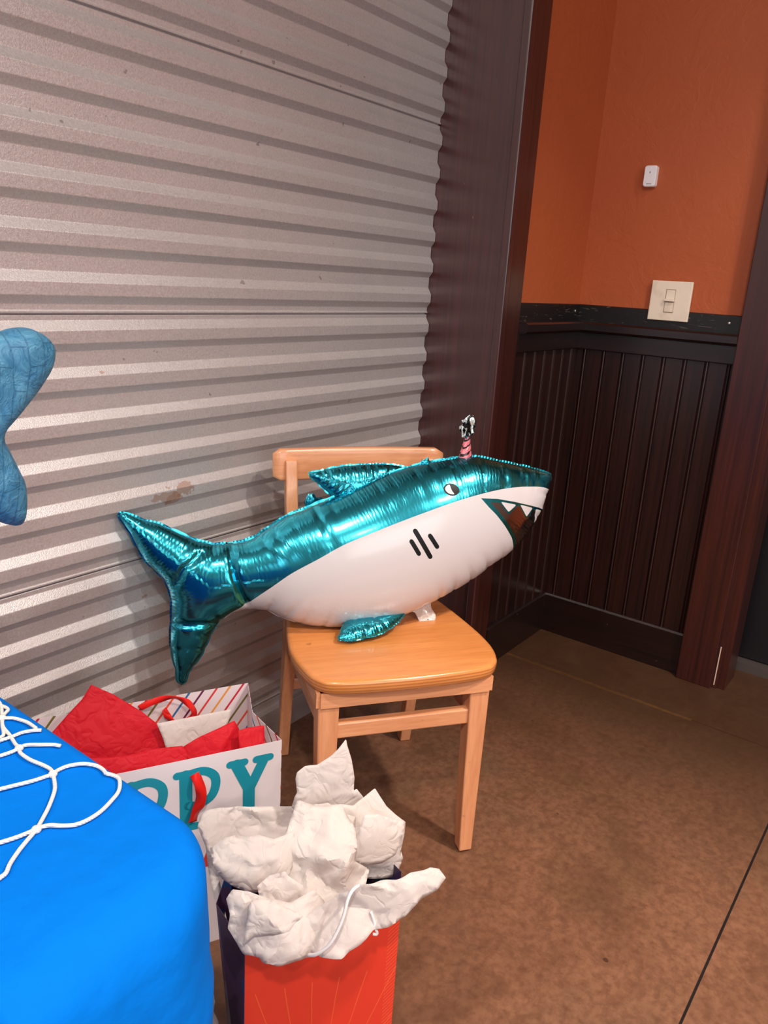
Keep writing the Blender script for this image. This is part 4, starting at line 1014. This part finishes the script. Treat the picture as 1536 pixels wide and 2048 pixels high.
wt('white tissue sheet with high peak at the right rear of the red bag', pl2(0.11, 0.35), [(780,430),(860,410),(920,418),(990,370),(1050,328),(1075,370),(1110,425),(1160,470),(1222,518),(1205,620),(1188,720),(1190,670),(1212,730),(1185,800),(1160,840),(1000,840),(820,760),(740,600)], 0.010, 33, 0.045, 0.01)
wt('smooth square white tissue flap facing forward at the right of the red bag', pl2(0.065, 0.2), [(985,478),(1060,470),(1222,520),(1200,600),(1165,700),(1085,750),(1000,760),(908,752),(925,650),(955,560)], 0.004, 34, 0.06, 0.008)
wt('rounded white tissue lobe at the left of the red bag', pl2(0.05, 0.4), [(112,665),(190,600),(255,585),(265,602),(380,578),(470,600),(590,580),(610,660),(590,760),(520,850),(430,900),(330,905),(240,870),(180,830),(130,760)], 0.015, 35, 0.045, 0.026)
wt('deeply crumpled white tissue ball in the middle of the red bag', pl2(0.03, 0.7), [(440,660),(540,600),(610,400),(720,430),(860,420),(930,560),(925,740),(1040,800),(1000,900),(820,960),(720,1060),(560,1080),(430,980),(380,880)], 0.022, 36, 0.042, 0.02)
wt('lower front white tissue fold drooping over the front rim of the red bag', pl2(-0.035, 0.45), [(205,960),(240,905),(330,905),(430,940),(560,960),(700,900),(770,980),(760,1100),(720,1200),(700,1275),(640,1265),(580,1275),(480,1305),(400,1288),(385,1262),(300,1268),(270,1220),(215,1130),(225,1040)], 0.020, 37, 0.042, 0.025)
wt('long white tissue wing stretched out to the right past the red bag', pl2(-0.055, 0.4, turn=-0.15), [(640,1080),(720,1010),(830,940),(960,860),(1060,840),(1160,830),(1250,795),(1360,770),(1415,785),(1452,835),(1400,900),(1290,960),(1215,1050),(1120,1110),(1040,1130),(960,1200),(860,1260),(740,1275),(640,1240),(610,1160)], 0.016, 38, 0.045, 0.01)
wt('white tissue fold with a shadowed hollow at the centre left of the red bag', pl2(-0.01, 0.5), [(380,890),(450,830),(540,800),(560,830),(640,880),(655,940),(620,1010),(570,1060),(480,1030),(400,960)], 0.014, 41, 0.03, 0.0)
wt('upright white tissue ridge at the centre of the red bag below the tall point', pl2(0.09, 0.3), [(545,560),(600,500),(620,395),(700,430),(790,420),(870,470),(950,500),(930,620),(860,700),(740,680),(620,690),(560,660)], 0.014, 42, 0.034, 0.005)
wt('pointed white tissue strip lying diagonally over the front left of the red bag', pl2(-0.065, 0.6), [(325,1000),(350,960),(440,955),(560,1010),(640,1050),(600,1080),(560,1130),(470,1160),(360,1170),(300,1230),(320,1100)], 0.010, 43, 0.03, 0.01)
PLW = Plane((0.632, 0.732, 0.05), u2, (0, 0, 1))
tag(sheet('tissue_paper', PLW, [(405,1975),(424,1972),(430,2000),(427,2020),(437,2045),(440,2092),(400,2096)], 0.006, WT, 40, 0.02, 0.004, smooth=False, step=0.004), 'scrap of white tissue between the blue tablecloth and the red bag', 'tissue paper')
